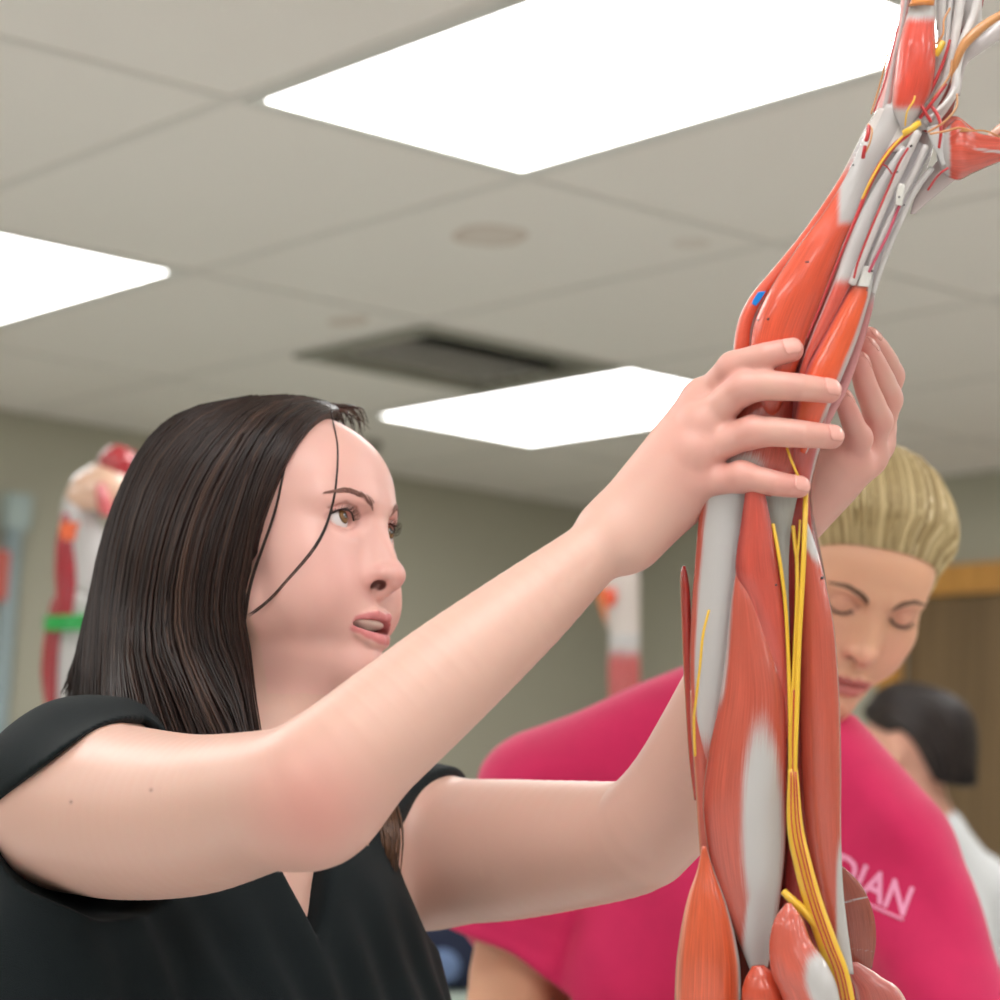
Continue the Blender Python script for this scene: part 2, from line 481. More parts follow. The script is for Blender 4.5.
# ceiling: a slab with openings taken by the light fixtures and the diffuser
def tile_i(a): return round((a - OA) / TA)
LIGHTS = []       # (i, j) tile cells filled by a light fixture
for i in (-9, -6, -3, 0, 3):
    for j in (-7, -5, -3, -1, 1):
        LIGHTS.append((i, j))
VENT = (2, 1)
ce = Mesh()
ia0, ia1 = math.floor((A0 - OA) / TA), math.ceil((A1 - OA) / TA)
ib0, ib1 = math.floor((B0 - OB) / TB), math.ceil((B1 - OB) / TB)
for i in range(ia0, ia1):
    for j in range(ib0, ib1):
        if (i, j) in LIGHTS: continue
        a0, a1 = max(A0, OA + i * TA), min(A1, OA + (i + 1) * TA)
        b0, b1 = max(B0, OB + j * TB), min(B1, OB + (j + 1) * TB)
        if a1 <= a0 or b1 <= b0: continue
        if (i, j) == VENT: b0 = OB + j * TB + .47
        g = .004
        ce.add(*gbox(a0 + g, a1 - g, b0 + g, b1 - g, CZ, CZ + .02))
o = ce.build('ceiling', m_ceil, smooth=False); o['kind'] = 'structure'
tb = Mesh(); hw = .010 / U
for i in range(ia0, ia1 + 1):
    a = OA + i * TA
    if A0 < a < A1: tb.add(*gbox(a - hw, a + hw, B0, B1, CZ - .003, CZ + .03))
for j in range(ib0, ib1 + 1):
    b_ = OB + j * TB
    if B0 < b_ < B1: tb.add(*gbox(A0, A1, b_ - hw, b_ + hw, CZ - .0034, CZ + .03))
o = tb.build('trim_1', m_tbar, smooth=False); o['kind'] = 'structure'
struct('trim_2', *gbox(A0, A1, B0, B1, CZ + .12, CZ + .14), m_white)     # the slab above the hung ceiling

# light fixtures
def emis(name, col, strength):
    m, nt, b = new_mat(name)
    b.inputs['Base Color'].default_value = (.8, .8, .8, 1); b.inputs['Emission Color'].default_value = (*col, 1)
    b.inputs['Emission Strength'].default_value = strength
    b.inputs['Roughness'].default_value = .4
    return m
m_lamp = emis('fluorescent_panel', (1.0, .99, .98), LAMP)
lab = {(0, 0): ''}
def fixture(i, j, label, group=None):
    a, b_ = OA + i * TA, OB + j * TB
    e = empty('ceiling_light', G(a + TA / 2, b_ + TB / 2, CZ), label, 'ceiling light', group)
    g = .012; w = .022 / U
    fr = Mesh()
    fr.add(*gbox(a + g, a + TA - g, b_ + g, b_ + g + w, CZ - .004, CZ + .09)); fr.add(*gbox(a + g, a + TA - g, b_ + TB - g - w, b_ + TB - g, CZ - .004, CZ + .09))
    fr.add(*gbox(a + g, a + g + w, b_ + g + w, b_ + TB - g - w, CZ - .004, CZ + .09)); fr.add(*gbox(a + TA - g - w, a + TA - g, b_ + g + w, b_ + TB - g - w, CZ - .004, CZ + .09))
    fr.add(*gbox(a + g, a + TA - g, b_ + g, b_ + TB - g, CZ + .09, CZ + .1))
    fr.build('frame', m_white, e, smooth=False)
    df = Mesh(); df.add(*gbox(a + g + w, a + TA - g - w, b_ + g + w, b_ + TB - g - w, CZ - .001, CZ + .012)); df.build('diffuser', m_lamp, e, smooth=False)
    return e
NAMED = {(0, -1): 'big bright rectangular ceiling light at the top of the photo, above the arm model',
         (0, 1): 'bright rectangular ceiling light cut by the left edge of the photo',
         (3, 1): 'farthest bright ceiling light, low between the dark-haired woman and the raised hand'}
UNSEEN = []
for (i, j) in LIGHTS:
    if (i, j) in NAMED: fixture(i, j, NAMED[(i, j)], 'fluorescent ceiling panels')
    else: UNSEEN.append((i, j))
for (i, j) in UNSEEN: fixture(i, j, 'rectangular ceiling light outside the frame of the photo', 'fluorescent ceiling panels')

# air diffuser in the ceiling
va, vb = OA + VENT[0] * TA, OB + VENT[1] * TB
vt = empty('air_vent', G(va + TA / 2, vb + .235, CZ), 'square grey air vent with a dark slot in the ceiling near the farthest light', 'air vent')
fr = Mesh(); w = .045 / U; b1_ = vb + .465
fr.add(*gbox(va + .012, va + TA - .012, vb + .01, vb + .01 + w, CZ - .012, CZ + .02)); fr.add(*gbox(va + .012, va + TA - .012, b1_ - w, b1_, CZ - .012, CZ + .02))
fr.add(*gbox(va + .012, va + .012 + w, vb + .01 + w, b1_ - w, CZ - .012, CZ + .02)); fr.add(*gbox(va + TA - .012 - w, va + TA - .012, vb + .01 + w, b1_ - w, CZ - .012, CZ + .02))
fr.build('frame', mat('vent_frame', lin(150, 148, 136), .6), vt, smooth=False)
bk = Mesh(); bk.add(*gbox(va + .02, va + TA - .02, vb + .02, b1_ - .01, CZ + .05, CZ + .06)); bk.build('backing', m_dark, vt, smooth=False)
for k in range(7):
    bb = vb + .06 + k * .055
    v, f = box((-(TA / 2 - .05) * U, -.028, -.0015), ((TA / 2 - .05) * U, .028, .0015))
    c, s = math.cos(.7), math.sin(.7)
    v = v @ np.array([[1, 0, 0], [0, c, -s], [0, s, c]]).T
    sl = Mesh(); sl.add(v @ GR.T + G(va + TA / 2, bb, CZ + .022), f)
    sl.build('slat', m_dark if k < 3 else m_tbar, vt, smooth=False)
# small detector on the ceiling
sd = Mesh(); p = G(3.45, 5.02, CZ)
ng = 24; ang = np.arange(ng) * 2 * math.pi / ng
rings = [(.055, 0), (.055, -.02), (.045, -.032), (.02, -.036), (.001, -.036)]
V = np.concatenate([np.stack([p[0] + r * np.cos(ang), p[1] + r * np.sin(ang), np.full(ng, CZ + z)], 1) for r, z in rings])
jj = np.arange(ng); Fq = np.concatenate([np.stack([k * ng + jj, k * ng + (jj + 1) % ng, (k + 1) * ng + (jj + 1) % ng, (k + 1) * ng + jj], 1) for k in range(4)])
sd.add(V, Fq)
tag(sd.build('smoke_detector', mat('detector', lin(140, 138, 128), .5)), 'small round detector on the ceiling near the far wall, right of the dark-haired woman\'s forehead', 'smoke detector')

world = bpy.data.worlds.new('world'); scene.world = world; world.use_nodes = True
world.node_tree.nodes['Background'].inputs['Color'].default_value = (.5, .5, .5, 1)
world.node_tree.nodes['Background'].inputs['Strength'].default_value = .05
vs = scene.view_settings
vs.view_transform = 'Standard'; vs.look = 'None'; vs.gamma = 1; vs.use_curve_mapping = False; vs.exposure = EXPO
# ================================================================== people
def head_frame(px, py, d, R, mm=.001):
    Rw = BAS @ np.array(R)                    # columns: left, forward, up of the head in the world
    o = W(px, py, d)
    def H(x, y, z): return o + mm * (Rw @ np.array([x, y, z], float))
    return Rw, o, H

def add_head(f, Rw, H, mm=.001, closed=False, mouth_open=True, full=1.0):
    def ell(c, r, k, op='u', R2=None): f.ell(H(*c), Rw if R2 is None else Rw @ R2, np.array(r) * mm, k * mm, op)
    def rc(a, b, r1, r2, k, op='u'): f.rc(H(*a), H(*b), r1 * mm, r2 * mm, k * mm, op)
    def sp(c, r, k, op='u'): f.sp(H(*c), r * mm, k * mm, op)
    def rotx(a): c, s = math.cos(a), math.sin(a); return np.array([[1, 0, 0], [0, c, -s], [0, s, c]])
    def roty(a): c, s = math.cos(a), math.sin(a); return np.array([[c, 0, s], [0, 1, 0], [-s, 0, c]])
    ell((0, -88, 22), (73, 93, 74), 12)
    ell((0, -40, 27), (56, 47, 44), 18)
    ell((0, -42, -30), (56, 48, 78), 22)
    for s in (1, -1):
        rc((0, -10, -101), (s * 47, -72, -62), 14, 15, 16)
        sp((s * 38, -24, -30), 23 * full, 20)
        sp((s * 29, -14, -54), 19 * full, 20)
        if full >= 1: sp((s * 36, -28, -62), 17, 28)
        rc((s * 8, 4, 15), (s * 43, -14, 13), 7, 7, 12)
    ell((0, -8, -70), (27, 20, 22), 16)
    ell((0, -46, -96), (35, 40, 19), 16)
    rc((0, -48, -100), (0, -72, -200), 27, 44, 25)
    sp((0, -3, -102.5), 14.5, 14)
    # eye sockets
    for s in (1, -1):
        ell((s * 31, 9, -1), (16, 14, 9.5), 9, 's')
        ell((s * 17, 9, 1), (5, 7, 6), 6, 's')
    # nose
    rc((0, 3, 8), (0, 20, -33), 6.5, 7.5, 9)
    for s in (1, -1): rc((s * 5, 2, -4), (s * 9, 9, -38), 6, 7.5, 9)
    sp((0, 23.8, -38.5), 8.6, 6)
    for s in (1, -1): ell((s * 11, 9, -42.3), (5.4, 6.2, 5.4), 4); ell((s * 9.0, 17, -38.0), (5.4, 7.5, 5.4), 4)
    rc((0, 24, -45), (0, 13, -51), 4, 5, 4)
    for s in (1, -1): ell((s * 8.5, 16, -46.6), (4.6, 6.6, 4.3), 1.0, 's')
    # lids
    for s in (1, -1):
        sp((s * 31, -12, -1), 13.7, 4)
        if not closed:
            ell((s * 31.6, -1, -.5), (12.6, 12, 6.0), 1.0, 's', roty(s * .06))
            rc((s * 16.5, 2.0, -1.6), (s * 19.5, 0, -1.4), .6, 1.1, 1, 's')
            # fold of the upper lid
        # upper lid crease
        f.chain([H(s * 17, 0, 4.5), H(s * 24, 2.5, 9), H(s * 33, 1.5, 10), H(s * 44, -7, 5.5)], [.5 * mm, .9 * mm, .9 * mm, .5 * mm], 2.2 * mm, 's')
    # lips
    for s in (1, -1):
        f.chain([H(s * 24, 1, -72.8), H(s * 16, 8, -70.4), H(s * 8, 13, -67.2), H(0, 13.4, -68.2)], np.array([2.0, 3.0, 3.8, 3.7]) * mm, 3 * mm)
        lz = 0 if not mouth_open else -4.5
        f.chain([H(s * 24, 1, -73.5), H(s * 16, 7, -77 + lz), H(s * 8, 10.5, -80.3 + lz), H(0, 11.5, -80.8 + lz)], np.array([2.2, 3.8, 5, 5.2]) * mm, 3 * mm)
    if mouth_open: ell((0, 7, -75.4), (23.6, 24, 4.9), 1.0, 's')
    else: ell((0, 9, -74.2), (23, 20, .7), 1, 's')
    # ears
    for s in (1, -1):
        Re = roty(0) @ np.array([[1, 0, 0], [0, 1, 0], [0, 0, 1]])
        ell((s * 72, -88, -6), (6, 17, 29), 6)
        ell((s * 79, -84, -4), (4, 9, 18), 3, 's')

SKIN = np.array(lin(222, 180, 164)); PINK = np.array(lin(216, 132, 126)); LIP = np.array(lin(205, 122, 124)); DARKMOUTH = np.array(lin(96, 40, 40))

def mixc(c, t, w): return c * (1 - w[:, None]) + np.asarray(t)[None] * w[:, None]
def gauss(V, p, r): return np.exp(-((V - p) ** 2).sum(1) / (r * r))
def sm(x, a, b): t = np.clip((x - a) / (b - a), 0, 1); return t * t * (3 - 2 * t)

def head_colors(c, V, Rw, o, mm, lip=LIP, blush=.25, mouth_open=True, rosy=0):
    q = (V - o) @ Rw / mm
    x, y, z = np.abs(q[:, 0]), q[:, 1], q[:, 2]
    near = (y > -60) & (y < 45) & (z > -130) & (z < 120) & (x < 90)
    def g(px, py, pz, r): return np.exp(-((x - px) ** 2 + (y - py) ** 2 + (z - pz) ** 2) / (r * r)) * near
    c = mixc(c, PINK, blush * 1.1 * g(36, 0, -40, 24)); c = mixc(c, PINK, blush * 1.7 * g(0, 30, -42, 13)); c = mixc(c, PINK, blush * 1.4 * g(13, 15, -45, 9))
    c = mixc(c, PINK, blush * .9 * g(31, 0, 4, 15)); c = mixc(c, PINK, blush * .8 * g(0, 10, -105, 16))
    c = mixc(c, lin(228, 176, 168), rosy * near * (z > -125) * (y > -75))
    # lips: below a cupid's-bow line, above the lower edge
    up = -64.6 - .0 * x - .2 * np.maximum(x - 7, 0) ** 1.2 + -1.6 * np.exp(-(x / 3.5) ** 2)
    low = -85.0 - (3.6 if mouth_open else 0) + .012 * x ** 2 + .10 * np.maximum(x - 10, 0)
    w = sm(up - z, -.8, .8) * sm(z - low, -.8, 1.0) * sm(25 - x, -1, 2.) * (y > -6) * near
    c = mixc(c, lip, w * .95)
    gap = (y < 8.5 - x * x * .022) & (z < -70.0) & (z > -81.5) & (x < 21) & (y > -20) & near
    c = mixc(c, DARKMOUTH, gap * .9 * mouth_open)
    nos = (((x - 8.5) / 5.0) ** 2 + ((y - 16) / 7.0) ** 2 + ((z + 46.6) / 4.7) ** 2) ** .5
    c = mixc(c, lin(84, 32, 28), .92 * sm(-nos, -1.03, -.93) * near)
    # lid margins
    e = np.sqrt((x - 31) ** 2 + (z + 1) ** 2 * 4.5); w = np.exp(-((e - 14.5) / 1.5) ** 2) * (y > -15) * near * (z > -9) * (z < 8)
    c = mixc(c, lin(176, 112, 108), .4 * w)
    return c

def eyes(parent, Rw, H, gaze, iris, mm=.001, only=(1, -1)):
    gaze = np.asarray(gaze, float)
    for s in only:
        c = H(s * 31, -12, -1); r = 12.4 * mm
        n, m = 40, 24
        g_ = gaze / np.linalg.norm(gaze); a = np.cross(g_, [0, 0, 1]); a /= np.linalg.norm(a); b = np.cross(a, g_)
        V, C = [], []
        angs = np.concatenate([[0, .1, .17, .185, .3, .42, .47, .5], np.linspace(.58, math.pi, 12)])
        for t in angs:
            rr = r * (1 + .07 * max(0, 1 - (t / .5) ** 2))
            for k in range(m):
                ph = 2 * math.pi * k / m
                V.append(c + rr * (math.cos(t) * g_ + math.sin(t) * (math.cos(ph) * a + math.sin(ph) * b)))
                if t < .175: col = (.004, .003, .003)
                elif t < .44: col = tuple(np.array(iris) * (1.25 if t > .2 and t < .35 else .8))
                elif t < .49: col = tuple(np.array(iris) * .35)
                else: col = lin(222, 216, 216) if t < .9 else lin(226, 206, 200)
                C.append(col)
        nn = len(angs); jj = np.arange(m)
        Fq = np.concatenate([np.stack([k * m + jj, k * m + (jj + 1) % m, (k + 1) * m + (jj + 1) % m, (k + 1) * m + jj], 1) for k in range(nn - 1)])
        o = link('eye', np.array(V), Fq, M_EYE, parent, colors=np.array(C))

M_SKIN = vcol_mat('skin', .42, .45, sss=.18, bump=.10, bscale=900, bdist=.0006)
M_EYE = vcol_mat('eyeball', .06, .6)
M_BROW = mat('brow_hair', lin(128, 90, 80), .6)
M_LASH = mat('eyelash_hair', lin(28, 18, 16), .5)
M_TEETH = mat('teeth', lin(244, 238, 226), .2, .6)
M_NAIL = mat('fingernail', lin(234, 172, 160), .25, .5)

def hand(f, wrist, mcps, fingers, rads, palm_r=.0145, k=.012, wr=.02):
    for i, mc in enumerate(mcps):
        f.rc(wrist[0] * (1 - i / 3) + wrist[1] * (i / 3), mc, wr * .8, palm_r if i < 3 else palm_r * .9, .014)
    for i in range(3): f.rc(mcps[i], mcps[i + 1], palm_r * .8, palm_r * .78, .008)
    for pts, rr in zip(fingers, rads): f.spline(pts, rr, .0045, n=10)

def nail(parent, tip, prev, out, r, name='fingernail', fld=None):
    """a small curved plate on the back of the last finger joint"""
    t = tip - prev; t /= np.linalg.norm(t); out = out - (out @ t) * t; out /= np.linalg.norm(out); sd = np.cross(t, out)
    V = []; nu, nv = 9, 9
    for i in range(nu):
        for j in range(nv):
            u = i / (nu - 1) * 2 - 1; v = j / (nv - 1) * 2 - 1
            L = .0058; wdt = .72 * math.sqrt(max(0, 1 - max(0, (abs(u) - .45) / .55) ** 2 * .75))
            a = v * 1.0 * wdt
            V.append(tip - t * .0012 + t * u * L + (r * 1.02) * (math.cos(a) * out + math.sin(a) * sd) - out * (.0022 * max(0, u) ** 2 + .0006))
    V = np.array(V); n = len(V)
    V2 = np.concatenate([V, V - out * .0008])
    Fq = [(i * nv + j, i * nv + j + 1, (i + 1) * nv + j + 1, (i + 1) * nv + j) for i in range(nu - 1) for j in range(nv - 1)]
    Fq += [(n + a, n + d, n + c, n + b) for (a, b, c, d) in Fq]
    rim = [i * nv for i in range(nu)] + [(nu - 1) * nv + j for j in range(1, nv)] + [i * nv + nv - 1 for i in range(nu - 2, -1, -1)] + [j for j in range(nv - 2, 0, -1)]
    Fq += [(rim[i], rim[(i + 1) % len(rim)], n + rim[(i + 1) % len(rim)], n + rim[i]) for i in range(len(rim))]
    if fld is not None:
        S_ = fld.snap(V, .0005); V2 = np.concatenate([S_, S_ - out * .0012])
    return link(name, V2, np.array(Fq), M_NAIL, parent)

# ------------------------------------------------------------------ the dark-haired woman
R1 = [[0.492, 0.870, 0.024], [-0.191, 0.081, 0.978], [0.849, -0.486, 0.206]]
u_, s_, vt_ = np.linalg.svd(np.array(R1)); R1 = u_ @ vt_
Rw1, O1, H1 = head_frame(368, 526, 1.855, R1)
RS, LS = W(72, 805, 1.74), W(428, 852, 2.0)
MID = (RS + LS) / 2
SX = LS - RS; SX[2] *= .3; SX /= np.linalg.norm(SX)
TU = np.array([0, 0, 1.0]); TU = TU - (TU @ SX) * SX; TU /= np.linalg.norm(TU)
TF = np.cross(SX, TU) * -1
if TF @ FWD > 0: TF = -TF
TB_ = np.stack([SX, TF, TU], 1)
def T(a, b, c): return MID + TB_ @ np.array([a, b, c], float)

RE, RW_ = W(300, 801, 1.50), W(613, 537, 1.575)
LE, LW_ = W(654, 822, 1.79), W(779, 526, 1.660)

f1 = Field()
add_head(f1, Rw1, H1)
# neck and torso
NB = T(.0, -.035, .055)
f1.rc(H1(0, -80, -50), NB, .049, .054, .02)
f1.rc(NB, RS + np.array([0, 0, .012]), .05, .05, .04); f1.rc(NB, LS, .05, .048, .04)
f1.ell(T(0, 0, -.16), TB_, (.15, .098, .21), .05)
f1.ell(T(0, .0, -.40), TB_, (.13, .092, .16), .05)
# right forearm and hand
f1.spline([RS, W(120, 812, 1.685), W(190, 815, 1.61), W(255, 803, 1.545), W(300, 792, 1.508), W(340, 765, 1.503), W(392, 722, 1.513), W(450, 673, 1.527), W(525, 611, 1.548), W(580, 564, 1.566), RW_],
          [.058, .0575, .0510, .0435, .0405, .0385, .0362, .0332, .0272, .0212, .0188], .03)
f1.sp(W(318, 806, 1.505), .030, .03)
rw = [W(608, 526, 1.582), W(632, 543, 1.575)]
rm = [W(703, 402, 1.592), W(702, 428, 1.578), W(693, 455, 1.574), W(690, 484, 1.577)]
f1.rc(RW_, W(620, 532, 1.58), .0186, .0184, .01)
rf = [[rm[0], W(733, 369, 1.573), W(766, 356, 1.560), W(792, 350, 1.560)],
      [rm[1], W(744, 389, 1.562), W(792, 387, 1.553), W(829, 391, 1.560)],
      [rm[2], W(752, 433, 1.562), W(800, 434, 1.553), W(832, 437, 1.560)],
      [rm[3], W(742, 478, 1.563), W(778, 484, 1.556), W(799, 487, 1.559)]]
rr = [[.0105, .0093, .0084, .0073], [.0115, .0098, .0087, .0076], [.0112, .0097, .0085, .0074], [.0105, .0088, .0077, .0068]]
hand(f1, rw, rm, rf, rr, palm_r=.0140, wr=.0185)
f1.rc(W(640, 530, 1.585), W(676, 505, 1.588), .0160, .0160, .014)           # heel of the hand
f1.chain([W(640, 516, 1.60), W(680, 490, 1.622), W(722, 462, 1.648), W(752, 440, 1.655)], [.0145, .0125, .0105, .0085], .008)   # thumb behind the model
# left forearm and hand
f1.spline([LS, W(500, 850, 1.93), W(570, 845, 1.865), W(630, 838, 1.81), LE, W(688, 780, 1.775), W(738, 680, 1.745), W(768, 600, 1.698), LW_], [.057, .0535, .047, .041, .039, .0385, .0345, .027, .0205], .03)
lw = [W(800, 500, 1.672), W(802, 512, 1.647)]
lm = [W(876, 428, 1.694), W(874, 442, 1.677), W(866, 456, 1.662), W(853, 466, 1.647)]
lf = [[lm[0], W(889, 376, 1.682), W(879, 350, 1.662), W(869, 337, 1.644)],
      [lm[1], W(887, 399, 1.665), W(876, 367, 1.644), W(866, 347, 1.627)],
      [lm[2], W(877, 421, 1.647), W(866, 387, 1.627), W(859, 362, 1.614)],
      [lm[3], W(857, 438, 1.632), W(849, 413, 1.617), W(843, 398, 1.607)]]
lr = [[.0100, .0088, .0075, .0064], [.0103, .0091, .0078, .0066], [.0100, .0089, .0077, .0065], [.0094, .0080, .0069, .0058]]
hand(f1, lw, lm, lf, lr, palm_r=.0128, wr=.018)
f1.rc(LW_, W(826, 478, 1.652), .0185, .0175, .012)
f1.rc(W(800, 494, 1.652), W(838, 462, 1.644), .0165, .0145, .012)
f1.chain([W(805, 490, 1.662), W(795, 455, 1.657), W(805, 425, 1.647)], [.0155, .011, .0085], .01)
# knuckles
for p, r in ((rm[0], .011), (rm[1], .012), (rm[2], .0118), (rm[3], .011)): f1.sp(p - FWD * .004 + UPV * .002, r, .006)
for F_ in rf: f1.sp(F_[1] - FWD * .001 + UPV * .001, .0098, .004)
for F_ in lf: f1.sp(F_[1] + RGT * .001, .0094, .004)
PERSON1 = empty('person', T(0, 0, -1.30) * [1, 1, 0], 'dark-haired woman in a black top reaching up to the muscle arm model', 'person')
V, Fq = f1.mesh(.0012 * VOXQ); V, Fq = keep_largest(V, Fq)
c = np.repeat(SKIN[None], len(V), 0)
c = mixc(c, PINK, .38 * gauss(V, W(322, 815, 1.468), .032)); c = mixc(c, PINK, .25 * gauss(V, W(290, 800, 1.46), .04))
for F_ in rf + lf:
    for p, w, r in ((F_[0], .5, .016), (F_[1], .6, .014), (F_[3], .7, .014), (F_[2], .5, .012)): c = mixc(c, PINK, w * gauss(V, p, r))
c = mixc(c, PINK, .3 * gauss(V, lw[1], .07)); c = mixc(c, PINK, .2 * gauss(V, W(690, 460, 1.57), .05))
c = head_colors(c, V, Rw1, O1, .001, blush=.30, rosy=.6)
for (a, b, d) in ((151, 790, 1.60), (71, 802, 1.66)):
    c = mixc(c, lin(120, 80, 66), .7 * np.exp(-(np.linalg.norm(np.cross(V - CAM, (W(a, b, 1) - CAM) / np.linalg.norm(W(a, b, 1) - CAM)), axis=1) / .0011) ** 2) * ((V - CAM) @ FWD < d + .1))
link('body', V, Fq, M_SKIN, PERSON1, colors=c)
eyes(PERSON1, Rw1, H1, Rw1 @ np.array([-.02, 1, .24]), lin(116, 84, 50))
# teeth
mt = Field()
mt.ell(H1(0, -2, -72.4), Rw1, np.array([19, 14, 4.6]) * .001, .001)
mt.ell(H1(0, -5, -81.8), Rw1, np.array([18, 13, 3.4]) * .001, .001)
V, Fq = mt.mesh(.0007); link('teeth', V, Fq, M_TEETH, PERSON1)
# brows and lashes
def brow(parent, fld, H, s, m, n=110, seed=3):
    rg = np.random.default_rng(seed); b = Mesh()
    path = catmull([H(s * 12, 11.2, 11), H(s * 22, 9.5, 16.5), H(s * 34, 3.5, 19.5), H(s * 46, -9.5, 15.5)], 60)
    path = fld.snap(path, .0002); tri, fy = [], H(0, 1, 0) - H(0, 0, 0)
    upz = H(0, 0, 1) - H(0, 0, 0); upz = upz / np.linalg.norm(upz)
    for k in range(n):
        t = rg.random() ** .9; i = int(t * 56); p = path[i]; d = path[min(i + 3, 59)] - p; d /= np.linalg.norm(d)
        w = .0024 * (1 - t) + .0008
        p = p + upz * rg.uniform(-w, w)
        q = p + d * .0055 + upz * (.0022 * (1 - t) - .0006)
        tri += [p, (p + q) / 2, q]
    tri = fld.snap(np.array(tri), .0002).reshape(-1, 3, 3)
    for tr in tri: b.tube(tr + np.array([[0], [.0004], [.0002]]) * fy / np.linalg.norm(fy), [.00030, .00028, .0001], 4, 5)
    return b.build('eyebrow', m, parent)
def lashes(parent, fld, H, s, m, closed=False, seed=5):
    rg = np.random.default_rng(seed); b = Mesh()
    arc = catmull([H(s * 18.0, -1, .5), H(s * 23.5, 1, 4.9), H(s * 31, 1.4, 6.2), H(s * 38, -1.5, 4.9), H(s * 44.2, -7.5, .6)], 60) if not closed else \
        catmull([H(s * 18.5, -3, -5), H(s * 24, -1.5, -8), H(s * 31, -1.2, -9), H(s * 38, -4, -7.5), H(s * 43, -9, -4)], 60)
    arc = fld.snap(arc, .0002)
    fw = (H(0, 1, 0) - H(0, 0, 0)) / np.linalg.norm(H(0, 1, 0) - H(0, 0, 0)); up = (H(0, 0, 1) - H(0, 0, 0)) / np.linalg.norm(H(0, 0, 1) - H(0, 0, 0)); sx = (H(s, 0, 0) - H(0, 0, 0)) / np.linalg.norm(H(s, 0, 0) - H(0, 0, 0))
    z = -1 if closed else 1
    for k in range(26):
        t = (k + rg.random() * .6) / 26; p = arc[int(t * 58)]
        o = sx * (t - .35) * .006
        b.tube([p, p + fw * .0034 + up * .0008 * z + o * .6, p + fw * .0052 + up * .0034 * (z if not closed else -.2) + o * 1.2], [.00022, .00018, .00006], 4, 6)
    b.tube(arc[::6], .0010 if closed else .0007, 5, 24)
    return b.build('eyelashes', m, parent)
for s in (1, -1):
    brow(PERSON1, f1, H1, s, M_BROW); lashes(PERSON1, f1, H1, s, M_LASH)
# nails
for F_, r in zip(rf, rr): nail(PERSON1, F_[3] + (F_[3] - F_[2]) / np.linalg.norm(F_[3] - F_[2]) * .001, F_[2], -FWD + UPV * .55, r[3], fld=f1)
for F_, r in zip(lf, lr): nail(PERSON1, F_[3], F_[2], RGT * .8 + UPV * .3 + FWD * .3, r[3], fld=f1)

# ------------------------------------------------------------------ black top
M_BLACK = mat('black_jersey', lin(13, 22, 25), .8, .2, bump=.3, bscale=1400, sheen=.04)
fs = Field()
g = .006
fs.rc(H1(0, -80, -50), NB, .049, .054, .02)
fs.rc(NB, RS + np.array([0, 0, .012]), .05 + g, .05 + g, .04); fs.rc(NB, LS, .05 + g, .048 + g, .04)
fs.ell(T(0, 0, -.16), TB_, (.15 + g, .098 + g, .21 + g), .05)
fs.ell(T(-.008, 0, -.17), TB_, (.165 + g, .10 + g, .2), .05)
fs.ell(T(-.01, .0, -.42), TB_, (.165, .115, .24), .06)
for s in (-1, 1): fs.sp(T(s * .07, .062, -.185), .060, .06)
fs.rc(T(-.172, -.0, -.105), T(-.175, -.02, -.40), .075, .08, .05)
arm_dir_r = W(190, 815, 1.61) - RS; arm_dir_r /= np.linalg.norm(arm_dir_r)
arm_dir_l = W(570, 845, 1.865) - LS; arm_dir_l /= np.linalg.norm(arm_dir_l)
fs.rc(RS, RS + arm_dir_r * .10, .0605 + g * .4, .0600, .03)
fs.rc(LS, LS + arm_dir_l * .09, .059 + g * .4, .058, .03)
def halfspace(p, n, lo, hi):
    n = n / np.linalg.norm(n)
    return (lambda P: -((P - p) @ n)), lo, hi
# sleeve openings: the hems are planes across the arm
def cut_plane(fld, p, n, a, b, r):
    n = n / np.linalg.norm(n); ba = b - a
    def fn(P):
        t = ((P - a) @ ba) / (ba @ ba); q = P - a - np.clip(t, .25, 1.5)[:, None] * ba
        return np.maximum(-((P - p) @ n), np.sqrt((q * q).sum(1)) - r)
    fld.custom(fn, np.minimum(a, b) - r * 1.5, np.maximum(a, b) + r * 1.5, .004, 's')
def plane3(a, b, c_):
    n = np.cross(b - a, c_ - a); return n / np.linalg.norm(n)
pa, pb, pc = W(132, 712, 1.69), W(38, 768, 1.67), W(40, 800, 1.80)
nr = plane3(pa, pb, pc); nr = nr if nr @ arm_dir_r > 0 else -nr
CUTR = (pa, nr)
cut_plane(fs, pa, nr, RS, RS + arm_dir_r * .16, .072)
pa2, pb2, pc2 = W(450, 779, 1.985), W(402, 850, 1.94), W(397, 930, 1.99)
nl = plane3(pa2, pb2, pc2); nl = nl if nl @ arm_dir_l > 0 else -nl
cut_plane(fs, pa2, nl, LS, LS + arm_dir_l * .16, .088)
# neckline: round at the back, V in front
fs.rc(NB + TU * -.02, H1(0, -70, -80), .058, .070, .01, 's')
VB = T(-.036, 0, -.072)
def vneck(P):
    q = (P - VB) @ TB_
    x, y, z = q[:, 0], q[:, 1], q[:, 2]
    d = np.maximum(np.abs(x) * .94 - z * .36, -(y - .02))
    return np.maximum(d, z - .2)
fs.custom(vneck, VB + np.array([-.2, -.25, -.02]), VB + np.array([.2, .25, .25]), .006, 's')
# pleats running down from the neckline
def pleat(P):
    q = (P - VB) @ TB_
    a = q[:, 0] + .02 * np.sin(q[:, 2] * 14)
    w = sm(q[:, 1], .0, .05) * sm(-q[:, 2], -.06, .05)
    return .0026 * w * np.sin(a * 150 + 2 * np.sin(q[:, 2] * 9)) + .0018 * np.sin(q[:, 2] * 60 + a * 40) * (1 - w)
fs.custom(pleat, np.array([-9, -9, -9]), np.array([9, 9, 9]), .004, 'd')
V, Fq = fs.mesh(.0022 * VOXQ); V, Fq = keep_largest(V, Fq)
link('black_top', V, Fq, M_BLACK, PERSON1)
